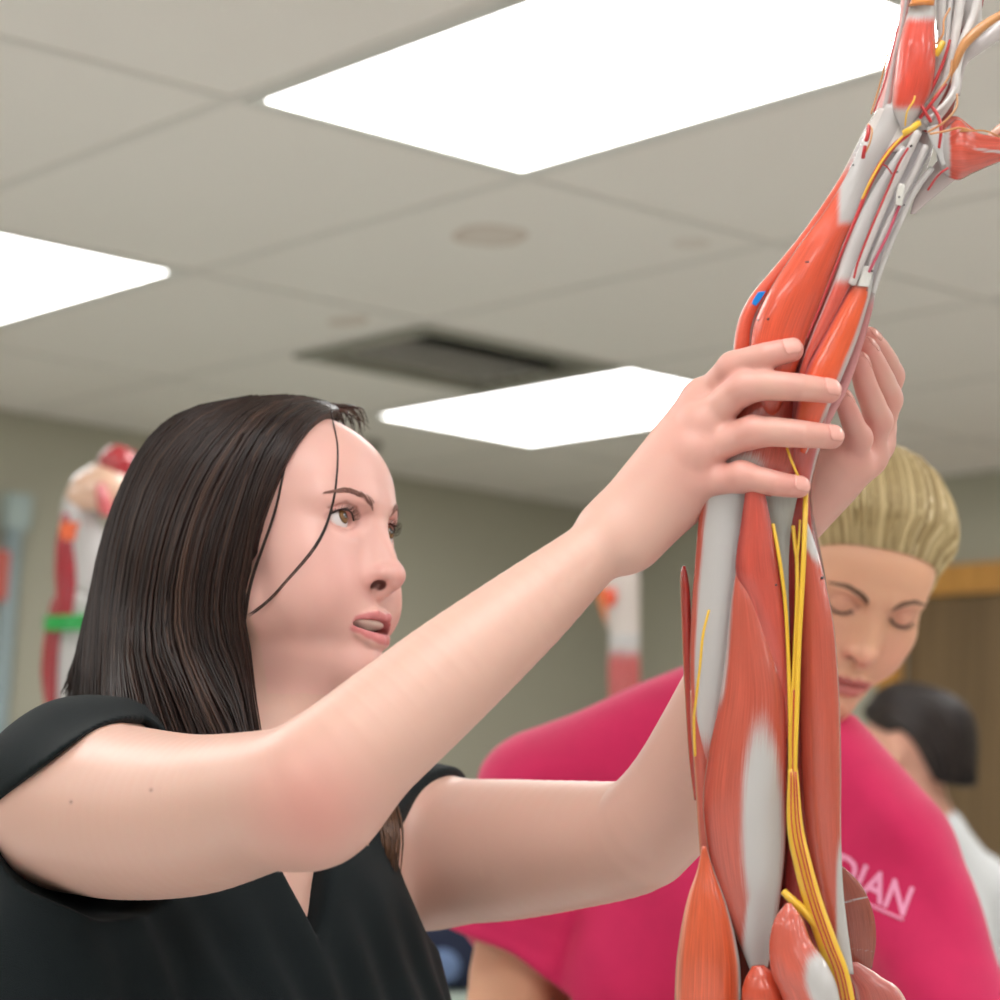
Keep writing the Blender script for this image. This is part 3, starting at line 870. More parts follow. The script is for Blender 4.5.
# seams along the hems
# trousers and shoes (below the frame)
def legs(parent, T, m_tr, m_sh, hz, w=.09, ext='trousers'):
    ft = Field(); base = T(0, 0, 0); zf = base[2]
    def P3(a, b, z):
        p = T(a, b, 0); return np.array([p[0], p[1], z])
    ft.rc(P3(-.06, -.01, hz), P3(.06, -.01, hz), .115, .115, .05)
    for s in (-1, 1):
        ft.chain([P3(s * .085, 0, hz - .05), P3(s * .095, .015, hz * .53), P3(s * .1, -.01, .10)], [.092, .066, .055], .04)
    V, Fq = ft.mesh(.008); V, Fq = keep_largest(V, Fq); link('trousers', V, Fq, m_tr, parent)
    for s in (-1, 1):
        fsx = Field(); fsx.chain([P3(s * .1, -.03, .045), P3(s * .105, .10, .04), P3(s * .11, .17, .03)], [.042, .038, .028], .03)
        fsx.rc(P3(s * .1, -.01, .05), P3(s * .1, -.01, .12), .045, .045, .03)
        def flr(P): return P[:, 2] - .003
        fsx.custom(flr, np.array([-9, -9, -9]), np.array([9, 9, 9]), .002, 's')
        V, Fq = fsx.mesh(.005); link('shoe', V, Fq, m_sh, parent)
M_JEAN = mat('dark_denim', lin(36, 44, 66), .8, .2, bump=.3, bscale=800)
M_SHOE = mat('canvas_shoe', lin(60, 60, 62), .7)
def legs_T(a, b, c): p = MID + SX * a * [1, 1, 0] + TF * b * [1, 1, 0]; return p
legs(PERSON1, legs_T, M_JEAN, M_SHOE, MID[2] - .52)
# ------------------------------------------------------------------ hair
def hair_mat(name, rough=.36, spec=.3):
    m, nt, b = new_mat(name)
    a = nt.nodes.new('ShaderNodeAttribute'); a.attribute_name = 'Col'
    nt.links.new(a.outputs['Color'], b.inputs['Base Color'])
    b.inputs['Roughness'].default_value = rough; b.inputs['Specular IOR Level'].default_value = spec
    return m
def hair_from_guides(guides, parent, name, m, cols, n_strand, rad, lift=.003, thick=.012, seed=1, ends=.05, wave=.3, shell=True, roots=None, s_range=None, fld=None, off=.006, skew=0.0, hug=False):
    """guides: lists of world points root..tip; strands follow the patch the guides span"""
    rg = np.random.default_rng(seed)
    NT = 26
    Gd = np.array([catmull(g_, NT) for g_ in guides])             # K, NT, 3
    K = len(Gd)
    NSs = (K - 1) * 8 + 1
    S = np.array([catmull(Gd[:, t], NSs) for t in range(NT)]).transpose(1, 0, 2)   # NSs, NT, 3
    if fld is not None: S = fld.snap(S.reshape(-1, 3), off, push=True).reshape(S.shape)
    if hug:
        for ti, of in ((0, -.001), (1, .0015), (2, .004)): S[:, ti] = fld.snap(S[:, ti], of)
    # normals away from the patch's middle axis
    dS = np.gradient(S, axis=0); dT = np.gradient(S, axis=1)
    N = np.cross(dS, dT); N /= np.linalg.norm(N, axis=2)[..., None] + 1e-12
    cen = S.mean(axis=(0, 1)); cen_t = S.mean(axis=0)[None]
    if ((S - cen_t) * N).sum() < 0: N = -N
    ms = Mesh()
    dark = np.array(cols[0])
    if shell:
        A = S; B = S - N * thick
        a, b = NSs, NT
        V = np.concatenate([A.reshape(-1, 3), B.reshape(-1, 3)])
        i, j = np.meshgrid(np.arange(a - 1), np.arange(b - 1), indexing='ij'); i, j = i.ravel(), j.ravel()
        q = np.stack([i * b + j, (i + 1) * b + j, (i + 1) * b + j + 1, i * b + j + 1], 1)
        F1 = q; F2 = q[:, ::-1] + a * b
        rim = [(k, 0) for k in range(a)] + [(a - 1, k) for k in range(1, b)] + [(k, b - 1) for k in range(a - 2, -1, -1)] + [(0, k) for k in range(b - 2, 0, -1)]
        r0 = np.array([k * b + l for k, l in rim]); r1 = np.roll(r0, -1)
        F3 = np.stack([r0, r1, r1 + a * b, r0 + a * b], 1)
        ms.add(V, np.concatenate([F1, F2, F3]), None, dark * .8)
    def at_(s, t):
        x = np.clip(s, 0, 1) * (NSs - 1); i = int(min(math.floor(x), NSs - 2)); fx = x - i
        y = t * (NT - 1); j = np.minimum(np.floor(y).astype(int), NT - 2); fy = (y - j)[:, None]
        def smp(Ar): 
            return (Ar[i, j] * (1 - fx) + Ar[i + 1, j] * fx) * (1 - fy) + (Ar[i, j + 1] * (1 - fx) + Ar[i + 1, j + 1] * fx) * fy
        return smp(S), smp(N)
    nT = 16
    clump = rg.random(int(n_strand / 9) + 2)
    for k in range(n_strand):
        s0 = (rg.random() if not skew else rg.uniform(-.45, 1)) if s_range is None else rg.uniform(*s_range)
        ck = clump[np.argmin(np.abs(clump - s0))]
        t0 = 0 if rg.random() < .75 else rg.uniform(0, .25)
        t1 = 1 - abs(rg.normal()) * ends if rg.random() < .93 else rg.uniform(.6, 1)
        t = np.linspace(t0, max(t1, t0 + .3), nT)
        ph, am = rg.uniform(0, 6.28), rg.normal() * .006
        sv = s0 + (ck - s0) * .6 * t ** 1.5 + am * np.sin(t * rg.uniform(2, 5) + ph) * t
        P = np.zeros((nT, 3)); Nn = np.zeros((nT, 3))
        for q in range(nT):
            p_, n_ = at_(sv[q], t[q:q + 1]); P[q] = p_[0]; Nn[q] = n_[0]
        if skew: sv = np.clip(sv - abs(skew) * .15 * rg.random() + skew * np.sin(np.minimum(t * 3.2, 1) * math.pi * .5), 0, 1)
        l0 = rg.uniform(-.0005, lift) 
        P += Nn * (l0 * (.4 + t[:, None] * .9) + .0012 * wave * np.sin(t * rg.uniform(4, 9) + ph)[:, None])
        r_ = rad * rg.uniform(.5, 1.25) * np.clip(np.minimum(1, (1 - (t - t0) / (t1 - t0 + 1e-6)) * 5 + .12), .12, 1)
        c = np.array(cols[0]) + (np.array(cols[1]) - np.array(cols[0])) * rg.random() ** 1.6
        if len(cols) > 2 and rg.random() < .025: c = np.array(cols[2])
        ms.tube(P, r_, 5, nT, c=c)
    return ms.build(name, m, parent, col=True)

fh = Field(); fh.p = [p for p in f1.p if p.op == 'u' and np.all(p.lo > O1 - .2) and np.all(p.hi < O1 + .2)]
def WW(l): return [W(*p) for p in l]
M_HAIR = hair_mat('dark_hair')
guides1 = [WW(g_) for g_ in [
 [(338, 411, 1.90), (320, 427, 1.868), (300, 453, 1.843), (281, 486, 1.830), (263, 530, 1.825), (250, 575, 1.823), (244, 625, 1.823), (248, 680, 1.828), (260, 765, 1.812)],
 [(325, 404, 1.905), (295, 424, 1.862), (268, 460, 1.835), (248, 505, 1.822), (236, 555, 1.816), (230, 610, 1.814), (229, 680, 1.80), (238, 772, 1.755)],
 [(308, 400, 1.91), (268, 417, 1.866), (235, 455, 1.835), (213, 505, 1.820), (202, 560, 1.812), (197, 620, 1.808), (197, 690, 1.792), (204, 772, 1.735)],
 [(290, 398, 1.915), (240, 412, 1.872), (203, 448, 1.846), (180, 500, 1.830), (168, 560, 1.820), (160, 625, 1.815), (158, 690, 1.785), (164, 765, 1.725)],
 [(275, 398, 1.92), (215, 411, 1.89), (175, 446, 1.868), (150, 498, 1.855), (137, 558, 1.846), (128, 625, 1.84), (121, 690, 1.80), (126, 748, 1.745)],
 [(262, 398, 1.925), (195, 412, 1.91), (155, 445, 1.90), (128, 498, 1.895), (112, 558, 1.89), (100, 622, 1.885), (88, 680, 1.885), (82, 718, 1.885)],
 [(250, 399, 1.935), (185, 415, 1.94), (148, 446, 1.945), (121, 500, 1.945), (104, 558, 1.945), (92, 620, 1.94), (78, 670, 1.935), (66, 698, 1.935)],
 [(255, 402, 1.955), (190, 425, 1.995), (155, 470, 2.01), (135, 540, 2.01), (122, 620, 2.0), (112, 690, 1.99), (108, 740, 1.985)],
 [(290, 405, 1.985), (255, 440, 2.03), (240, 520, 2.045), (225, 620, 2.045), (225, 720, 2.03), (230, 800, 2.02)],
 [(338, 416, 1.975), (332, 460, 2.005), (315, 540, 2.015), (292, 640, 2.02), (290, 720, 2.01), (300, 800, 2.0)]]]
HC = [lin(32, 22, 20), lin(54, 37, 31), lin(70, 50, 41)]
hair_from_guides(guides1, PERSON1, 'hair', M_HAIR, HC, int(1500 * HAIRQ), .0011, lift=.0045, seed=4, fld=fh)
# a few thin locks in front of the face and flyaways
ms = Mesh(); rg = np.random.default_rng(11)
def lock(pts, n, spread, r, ms, cols=HC):
    base = np.array(WW(pts))
    for k in range(n):
        d = rg.normal(size=3) * spread; P = base + d[None] * np.linspace(.2, 1, len(base))[:, None] + rg.normal(size=base.shape) * spread * .12
        P = fh.snap(catmull(P, 30), .0007, push=True)
        for _ in range(6): P[1:-1] = (P[:-2] + 2 * P[1:-1] + P[2:]) / 4
        P = fh.snap(P, .0004, push=True)
        P[1:-1] = (P[:-2] + 2 * P[1:-1] + P[2:]) / 4
        ms.tube(P, [r] * (len(P) - 1) + [r * .2], 5, 30, c=np.array(cols[0]) * (1 + rg.random()))
lock([(330, 405, 1.885), (334, 432, 1.858), (335, 470, 1.835), (331, 510, 1.822), (318, 545, 1.815), (295, 580, 1.812), (270, 602, 1.813), (248, 616, 1.818)], 5, .0005, .00038, ms)
ms.build('hair_strand', M_HAIR, PERSON1, col=True); ms = Mesh()
lock([(300, 430, 1.855), (286, 470, 1.83), (276, 510, 1.82), (262, 550, 1.815), (250, 585, 1.815), (244, 625, 1.818)], 6, .0008, .00045, ms)
ms.build('hair_strand', M_HAIR, PERSON1, col=True); ms = Mesh()
for k in range(50):                                        # the lock that hangs in front of the far shoulder
    d = rg.normal() * 7
    ms.tube(WW([(352 + d * .5, 740, 1.95), (376 + d, 790, 1.90), (388 + d, 830, 1.868), (389 + d * .8, 868 + rg.normal() * 6, 1.86)]), [.0012, .0012, .001, .0003], 5, 14, c=np.array(lin(92, 64, 46)) * rg.uniform(.5, 1.2))
ms.build('hair_lock', M_HAIR, PERSON1, col=True); ms = Mesh()
for k in range(26):                                        # wisps over the far temple
    x = rg.uniform(322, 352); y = rg.uniform(404, 412)
    ms.tube(WW([(x - 18, y - 1, 1.93), (x, y, 1.95), (x + rg.uniform(6, 14), y + rg.uniform(2, 12), 1.965), (x + rg.uniform(8, 20), y + rg.uniform(14, 26), 1.975)]), [.0007, .0007, .0006, .0002], 5, 12, c=np.array(lin(78, 54, 42)) * rg.uniform(.5, 1.2))
ms.build('hair_wisp', M_HAIR, PERSON1, col=True); ms = Mesh()
for k in range(30):                                        # flyaways down the back
    t = rg.random(); x0 = 150 - 62 * t; y0 = 450 + 190 * t
    ms.tube(WW([(x0 + 6, y0 - 30, 1.94), (x0 - 4 + rg.normal() * 3, y0 + 20, 1.94), (x0 - 14 - 16 * t + rg.normal() * 6, y0 + 70 + 30 * t, 1.935)]), [.00035, .0003, .0001], 4, 12, c=np.array(lin(70, 50, 40)))
ms.build('flyaway_hair', M_HAIR, PERSON1, col=True)
# ================================================================== the muscle arm model the woman holds up
def muscle_mat(name, tend=(194, 191, 190), fibre=(5, 90), rough=.25, coat=1.0, var=.28, thr=.95, bump=.25):
    m, nt, b = new_mat(name); N, L = nt.nodes, nt.links
    uv = N.new('ShaderNodeUVMap'); mp = N.new('ShaderNodeMapping'); mp.inputs['Scale'].default_value = (fibre[0], fibre[1], 1)
    L.new(uv.outputs['UV'], mp.inputs['Vector'])
    nz = N.new('ShaderNodeTexNoise'); nz.inputs['Scale'].default_value = 1; nz.inputs['Detail'].default_value = 4; nz.inputs['Roughness'].default_value = .6
    L.new(mp.outputs['Vector'], nz.inputs['Vector'])
    col = N.new('ShaderNodeAttribute'); col.attribute_name = 'Col'
    # light and dark fibres
    rp = N.new('ShaderNodeMapRange'); rp.inputs['From Min'].default_value = .3; rp.inputs['From Max'].default_value = .7
    rp.inputs['To Min'].default_value = 1 - var; rp.inputs['To Max'].default_value = 1 + var
    L.new(nz.outputs['Fac'], rp.inputs['Value'])
    vm = N.new('ShaderNodeVectorMath'); vm.operation = 'SCALE'; L.new(col.outputs['Color'], vm.inputs[0]); L.new(rp.outputs['Result'], vm.inputs['Scale'])
    te = N.new('ShaderNodeAttribute'); te.attribute_name = 'tendon'
    ad = N.new('ShaderNodeMath'); ad.operation = 'MULTIPLY_ADD'; L.new(nz.outputs['Fac'], ad.inputs[0]); ad.inputs[1].default_value = thr; L.new(te.outputs['Fac'], ad.inputs[2])
    r2 = N.new('ShaderNodeMapRange'); r2.interpolation_type = 'SMOOTHSTEP'
    r2.inputs['From Min'].default_value = .25 + thr * .5; r2.inputs['From Max'].default_value = .75 + thr * .5
    L.new(ad.outputs[0], r2.inputs['Value'])
    mx = N.new('ShaderNodeMix'); mx.data_type = 'RGBA'; L.new(r2.outputs['Result'], mx.inputs[0]); L.new(vm.outputs['Vector'], mx.inputs[6]); mx.inputs[7].default_value = (*lin(*tend), 1)
    L.new(mx.outputs[2], b.inputs['Base Color'])
    b.inputs['Roughness'].default_value = rough; b.inputs['Coat Weight'].default_value = coat; b.inputs['Coat Roughness'].default_value = .13
    bp = N.new('ShaderNodeBump'); bp.inputs['Strength'].default_value = bump; bp.inputs['Distance'].default_value = .0012
    L.new(nz.outputs['Fac'], bp.inputs['Height']); L.new(bp.outputs['Normal'], b.inputs['Normal'])
    return m
M_MUS = muscle_mat('painted_muscle')
M_FINE = muscle_mat('painted_muscle_fine', fibre=(3, 46), var=.3, bump=.4)
M_SHEET = muscle_mat('painted_tendon', fibre=(6, 40), var=.10, thr=.8, bump=.12)
M_STRIPE = muscle_mat('painted_striped_muscle', thr=.12, fibre=(3, 30), var=.15, tend=(206, 160, 150))
M_NERVE = mat('painted_nerve', lin(236, 190, 60), .3, .5, coat=.3)
M_ART = mat('painted_artery', lin(190, 48, 52), .3, .5, coat=.3)
M_CORD = mat('painted_white_cord', lin(214, 210, 208), .3, .5, coat=.3, var=.08, vscale=60)
M_OCH = mat('painted_ochre', lin(206, 146, 92), .3, .5, coat=.3, var=.12, vscale=40)
M_TAPE = mat('blue_tape', lin(22, 128, 214), .5, .3)
M_INK = mat('black_ink', lin(48, 40, 44), .5)

ARM = empty('anatomical_arm_model', W(790, 1090, 1.60), 'large red and white muscle arm model with raised hand, held up by the dark-haired woman', 'anatomical model')
RED = lin(216, 94, 68); RED2 = lin(202, 82, 64); RED3 = lin(192, 84, 66); DRED = lin(132, 42, 38); ORG = lin(232, 98, 58); WHT = lin(208, 205, 204)

def piece(name, L, R, d, thick=.7, col=RED, tend=None, edge=None, m=None, n=56, mm=40, power=1.0, parent=None):
    V, Fq, uv = loft(L, R, d, thick, n, mm, power)
    nv = len(V); t = np.zeros(nv)
    q = (V - CAM) @ BAS; px = 500 + F * q[:, 0] / q[:, 2]; py = 500 - F * q[:, 1] / q[:, 2]
    u, v = uv[:, 0], uv[:, 1]
    if tend is not None: t = np.clip(tend(u, v, px, py), 0, 1.2)
    c = np.repeat(np.array(col)[None], nv, 0)
    if edge is not None:          # (colour, width in v): painted border along both edges
        w = np.clip(1 - np.minimum(v, 1 - v) / edge[1], 0, 1); c = mixc(c, edge[0], w)
    ms = Mesh(); ms.add(V, Fq, uv, c)
    tri = Fq[:, 2] == Fq[:, 3]
    faces = [tuple(map(int, f)) for f in Fq[~tri]] + [tuple(map(int, f[:3])) for f in Fq[tri]]
    return link(name, V, faces, m or M_MUS, parent or ARM, colors=c, uv=uv, attrs={'tendon': t})

def spot(cx, cy, rx, ry, ang=0, soft=.5):
    ca, sa = math.cos(ang), math.sin(ang)
    def f(px, py):
        x, y = px - cx, py - cy; a, b = (x * ca + y * sa) / rx, (-x * sa + y * ca) / ry
        r = np.sqrt(a * a + b * b); return np.clip((1 + soft - r) / (2 * soft), 0, 1)
    return f
def strand(name, pts, r, m, n=None, parent=None, mm=10, flat=1.0):
    """r in pixels (one number or one per point)"""
    P = np.array([W(*p) for p in pts]); rr = np.broadcast_to(np.asarray(r, float), (len(pts),)) * P.dot(FWD).mean() / F * 0 + np.broadcast_to(np.asarray(r, float), (len(pts),)) * 1.57 / F
    ms = Mesh(); ms.tube(P, rr, mm, n or max(10, len(pts) * 7), flat=flat)
    return ms.build(name, m, parent or ARM)

# ---- inner core
piece('arm_core', [(742, 340), (738, 400), (722, 450), (704, 500), (700, 560), (697, 650), (697, 760), (704, 860), (715, 950), (720, 1080)],
      [(828, 340), (826, 400), (820, 450), (812, 500), (826, 580), (834, 660), (836, 760), (838, 860), (842, 950), (850, 1080)], 1.605, .62, DRED, m=M_FINE)
piece('forearm_core', [(742, 400), (741, 345), (762, 290), (798, 246), (830, 205), (850, 165), (872, 128), (890, 95)],
      [(822, 430), (846, 385), (862, 330), (876, 285), (892, 240), (908, 205), (930, 160), (938, 110)], 1.603, .55, lin(196, 120, 112), m=M_FINE,
      tend=lambda u, v, x, y: sm(u, .35, .6))

# ---- upper arm
piece('lateral_muscle_flap', [(682, 566), (680, 580), (682, 640), (685, 700), (689, 760), (694, 800)], [(686, 566), (690, 590), (692, 640), (694, 700), (697, 760), (700, 800)], 1.590, 1.6, lin(176, 52, 44), edge=(lin(206, 120, 84), .15))
piece('triceps_tendon', [(704, 468), (700, 500), (695, 560), (691, 620), (690, 680), (694, 740), (700, 800)],
      [(780, 468), (762, 500), (752, 560), (744, 620), (738, 680), (728, 740), (716, 800)], 1.578, .62, lin(196, 92, 76), m=M_SHEET,
      tend=lambda u, v, x, y: sm(v, 1.02, .80) * sm(y, 800, 690))
piece('side_muscle', [(690, 690), (691, 730), (695, 780), (698, 830), (702, 870), (714, 920)], [(708, 690), (712, 730), (716, 780), (718, 830), (724, 870), (734, 920)], 1.578, .8, RED3, edge=(lin(214, 150, 120), .12))
piece('medial_head_muscle', [(746, 486), (741, 520), (735, 570), (745, 600), (757, 640), (770, 690), (778, 730)],
      [(764, 486), (771, 520), (780, 570), (786, 620), (789, 660), (790, 700), (788, 740)], 1.560, .55, lin(196, 76, 62), edge=(lin(150, 50, 48), .2))
piece('brachialis_muscle', [(737, 563), (731, 600), (726, 650), (719, 700), (708, 755), (703, 800), (708, 850), (720, 895), (738, 940), (752, 975)],
      [(740, 563), (757, 590), (772, 640), (784, 690), (787, 740), (786, 800), (785, 850), (780, 900), (772, 945), (766, 978)], 1.560, .62, RED3,
      tend=lambda u, v, x, y: np.maximum(spot(763, 832, 20, 104, -.02, .5)(x, y), spot(760, 925, 15, 70, .10, .45)(x, y)) * 1.05 + sm(v, .84, 1.0) * sm(y, 730, 690) * .6, edge=(lin(176, 66, 52), .12), n=80, mm=56)
piece('humerus_sheet', [(760, 486), (766, 520), (773, 560), (780, 600), (786, 640)], [(800, 486), (796, 520), (791, 560), (790, 600), (790, 640)], 1.574, .4, lin(182, 184, 178), tend=lambda u, v, x, y: x * 0, m=M_SHEET)
piece('deep_muscle', [(797, 488), (789, 525), (788, 570), (789, 620), (791, 680), (792, 760), (786, 860), (782, 910)], [(808, 488), (812, 525), (814, 570), (814, 620), (814, 680), (816, 760), (824, 860), (832, 910)], 1.574, .6, lin(160, 50, 48), m=M_FINE)
piece('biceps_muscle', [(803, 520), (802, 560), (801, 620), (800, 690), (801, 760), (806, 830), (816, 885), (828, 930), (842, 972)],
      [(807, 520), (820, 560), (833, 620), (839, 690), (841, 760), (841, 830), (843, 885), (848, 930), (854, 974)], 1.566, .85, RED3,
      tend=lambda u, v, x, y: np.maximum(sm(x, 830, 842) * sm(y, 800, 880) * .9, np.maximum(spot(810, 540, 7, 26, -.35)(x, y) * .8, sm(v, .16, -.02) * .55)), n=72)
# nerves
strand('nerve', [(806, 484, 1.566), (805, 520, 1.558), (803, 570, 1.553), (799, 640, 1.550), (797, 700, 1.547), (795, 760, 1.545), (795, 812, 1.545)], 2.6, M_NERVE)
strand('nerve', [(793, 526, 1.566), (795, 545, 1.563), (797, 562, 1.560), (797, 600, 1.556), (795, 650, 1.552), (792, 720, 1.548), (791, 800, 1.546)], 2.0, M_NERVE)
strand('nerve', [(800, 520, 1.565), (799, 540, 1.562), (797, 562, 1.559)], 1.2, M_NERVE)
strand('nerve', [(773, 524, 1.560), (779, 556, 1.556), (785, 600, 1.555), (788, 650, 1.553), (790, 720, 1.549), (790, 800, 1.547)], 1.9, M_NERVE)
strand('nerve', [(709, 610, 1.556), (703, 635, 1.553), (700, 665, 1.553), (696, 700, 1.555), (694, 720, 1.558), (695, 756, 1.562)], 1.4, M_NERVE)
tn = strand('nerve_trunk', [(793, 770, 1.546), (795, 825, 1.541), (803, 865, 1.538), (814, 905, 1.536), (828, 945, 1.535), (840, 978, 1.536), (852, 1040, 1.54)], [5, 8, 9, 9.5, 10, 10, 10], M_NERVE, flat=.7, mm=16)
for off in (-3.2, 1.2, 4.6):
    strand('artery', [(793 + off * .6, 772, 1.541), (795 + off, 825, 1.535), (803 + off, 865, 1.532), (814 + off, 905, 1.530), (828 + off, 945, 1.529), (840 + off, 978, 1.530), (852 + off, 1040, 1.534)], .75, M_ART, parent=ARM)
strand('artery', [(794, 690, 1.5475), (793, 740, 1.545), (793, 775, 1.544)], .8, M_ART)
strand('nerve', [(784, 892, 1.541), (792, 900, 1.536), (806, 913, 1.534), (820, 930, 1.534)], [3.8, 4.2, 4.6, 4.6], M_NERVE)
# shoulder end
piece('deltoid_muscle', [(702, 846), (697, 870), (687, 900), (679, 940), (675, 985), (674, 1085)], [(706, 846), (714, 870), (727, 905), (737, 945), (741, 985), (738, 1085)], 1.556, .6, lin(214, 92, 56), edge=(lin(238, 176, 150), .10), m=M_FINE, n=64,
      tend=lambda u, v, x, y: sm(v, .075, .03) * .9)
piece('shoulder_muscle', [(786, 903), (774, 920), (769, 945), (772, 975), (784, 1005), (800, 1085)], [(791, 903), (802, 918), (812, 942), (828, 965), (840, 1000), (846, 1085)], 1.525, .8, lin(206, 92, 74),
      tend=lambda u, v, x, y: spot(828, 985, 20, 34, -.35, .5)(x, y) * 1.1, n=64)
piece('shoulder_stub', [(752, 966), (744, 982), (742, 1005), (748, 1080)], [(764, 965), (776, 976), (785, 1000), (790, 1080)], 1.535, .8, lin(204, 78, 52))
piece('chest_muscle_fan', [(838, 866), (836, 890), (838, 915), (842, 945), (850, 972)], [(844, 867), (862, 886), (873, 912), (876, 940), (872, 968)], 1.612, .25, lin(152, 74, 58), m=M_FINE,
      tend=lambda u, v, x, y: .62 * np.exp(-(((y - 903) + (x - 842) * .25) / 1.6) ** 2) + .4 * np.exp(-(((y - 925) + (x - 842) * .1) / 1.2) ** 2) + .4 * np.exp(-(((y - 948) - (x - 842) * .1) / 1.2) ** 2))
piece('chest_muscle', [(842, 962), (850, 978), (856, 1000), (860, 1085)], [(858, 962), (880, 976), (906, 1000), (930, 1085)], 1.602, .4, lin(186, 96, 88), m=M_FINE, edge=(lin(220, 180, 170), .1))
piece('back_muscle', [(715, 880), (716, 920), (722, 970), (726, 1085)], [(790, 880), (800, 920), (812, 970), (830, 1085)], 1.590, .5, lin(96, 40, 34), m=M_FINE)

# ---- elbow, between and under the fingers
piece('elbow_muscle', [(760, 352), (746, 380), (732, 412), (722, 445), (712, 480)], [(780, 352), (794, 385), (794, 430), (796, 465), (780, 500)], 1.580, .62, lin(198, 88, 76),
      tend=lambda u, v, x, y: spot(738, 475, 30, 22, -.5, .5)(x, y) * .8)
piece('inner_elbow_muscle', [(800, 350), (792, 395), (786, 430), (786, 465), (795, 495)], [(838, 350), (834, 395), (826, 430), (816, 462), (808, 495)], 1.580, .8, lin(200, 84, 74), tend=lambda u, v, x, y: sm(v, .25, .05) * .6, edge=(lin(196, 120, 128), .3))
strand('nerve', [(787, 448, 1.560), (792, 462, 1.556), (799, 478, 1.556), (806, 490, 1.562)], 1.3, M_NERVE)
# ---- forearm
t_f = lambda u, v, x, y: np.maximum(np.minimum(sm(x, 828, 850), sm(y, 238, 208)), sm(y, 190, 158))
piece('forearm_flexor_muscle', [(766, 425), (752, 378), (752, 335), (766, 296), (794, 252), (823, 213), (845, 178), (858, 150), (872, 126), (885, 104)],
      [(772, 427), (796, 372), (809, 332), (828, 284), (845, 240), (857, 215), (868, 188), (884, 160), (904, 134), (920, 112)], 1.571, .62, lin(222, 84, 54), tend=t_f, edge=(lin(206, 92, 72), .05), n=80, mm=48)
piece('forearm_side_muscle', [(738, 420), (733, 365), (737, 325), (749, 298), (770, 272), (798, 238), (824, 202), (844, 170), (859, 140), (868, 122)],
      [(744, 421), (752, 365), (753, 328), (765, 300), (784, 276), (810, 240), (833, 206), (854, 176), (866, 146), (871, 123)], 1.584, .8, lin(222, 88, 62), tend=lambda u, v, x, y: np.maximum(sm(v, .30, .06), sm(u, .72, .95)) * .85, edge=(lin(232, 170, 160), .12), n=60)
piece('forearm_inner_muscle', [(792, 400), (800, 368), (812, 334), (831, 288), (846, 247), (857, 220), (874, 188), (893, 158), (902, 146)],
      [(800, 400), (808, 366), (828, 330), (851, 284), (862, 256), (872, 232), (888, 190), (904, 156), (908, 148)], 1.566, .75, lin(214, 86, 70), tend=lambda u, v, x, y: np.maximum(sm(y, 300, 262), sm(v, .82, .96) * .5), edge=(lin(222, 160, 160), .14), n=64)
piece('forearm_flexor_belly', [(800, 452), (795, 420), (803, 378), (819, 344), (836, 312), (852, 284), (864, 262), (870, 246)], [(806, 454), (824, 420), (842, 378), (856, 344), (866, 312), (872, 288), (873, 264), (873, 247)], 1.567, .7, lin(230, 90, 48),
      tend=lambda u, v, x, y: sm(v, .30, .08) * .62 + sm(y, 300, 276) * .7, edge=(lin(206, 120, 124), .12), n=60)
piece('ulnar_muscle', [(800, 462), (818, 420), (836, 388), (852, 348), (864, 312), (872, 284), (884, 252)], [(812, 466), (832, 420), (849, 386), (862, 348), (872, 312), (878, 284), (893, 246)], 1.578, .9, lin(206, 136, 138), tend=lambda u, v, x, y: np.maximum(sm(y, 330, 270), .25 + x * 0), n=60)
piece('wrist_tendon', [(852, 286), (862, 258), (872, 232), (886, 200), (900, 170), (914, 140)], [(872, 290), (882, 262), (893, 236), (905, 208), (918, 178), (932, 150)], 1.578, .6, lin(212, 208, 212), m=M_SHEET)
strand('tendon_cord', [(866, 286, 1.566), (872, 262, 1.563), (884, 232, 1.562), (898, 203, 1.562), (914, 172, 1.562), (926, 146, 1.562)], 3.6, M_CORD)
strand('tendon_cord', [(873, 292, 1.572), (886, 254, 1.570), (900, 222, 1.570), (914, 192, 1.570), (932, 168, 1.570)], 3.0, M_CORD)
strand('tendon_cord', [(852, 284, 1.562), (864, 254, 1.560), (877, 222, 1.559), (890, 192, 1.559), (905, 160, 1.559), (918, 132, 1.56)], 4.2, M_CORD)
strand('artery', [(869, 272, 1.560), (878, 254, 1.559), (888, 234, 1.559), (896, 214, 1.559), (901, 202, 1.560)], 1.5, mat('painted_rose', lin(196, 84, 104), .35))
strand('artery', [(854, 278, 1.556), (858, 262, 1.554), (868, 236, 1.552), (878, 212, 1.552), (890, 184, 1.553), (899, 163, 1.553), (908, 148, 1.556)], 1.2, M_ART)
strand('artery', [(807, 338, 1.553), (829, 284, 1.548), (846, 242, 1.546), (858, 213, 1.546), (868, 188, 1.548), (880, 165, 1.548), (894, 146, 1.547), (908, 134, 1.547), (920, 123, 1.55)], [1.0, 1.3, 1.5, 2, 2.4, 2.6, 2.6, 2.4, 2.0], M_ART)
strand('nerve', [(862, 199, 1.5465), (871, 180, 1.544), (884, 158, 1.544), (900, 139, 1.543), (912, 129, 1.545)], 1.2, M_NERVE)
strand('nerve', [(904, 133, 1.543), (911, 129, 1.540), (919, 123, 1.543)], 3.2, M_NERVE)
strand('artery', [(879, 164, 1.5445), (886, 166, 1.545), (892, 174, 1.548)], .8, M_ART)
piece('wrist_clasp', [(898, 184), (896, 194), (895, 205)], [(905, 184), (904, 194), (902, 206)], 1.555, .7, lin(226, 224, 218), n=14, mm=14, m=M_SHEET, power=.4)
piece('wrist_clasp', [(862, 266), (860, 276), (857, 286)], [(874, 266), (872, 276), (869, 287)], 1.562, .5, lin(222, 220, 216), n=14, mm=14, m=M_SHEET, power=.5)
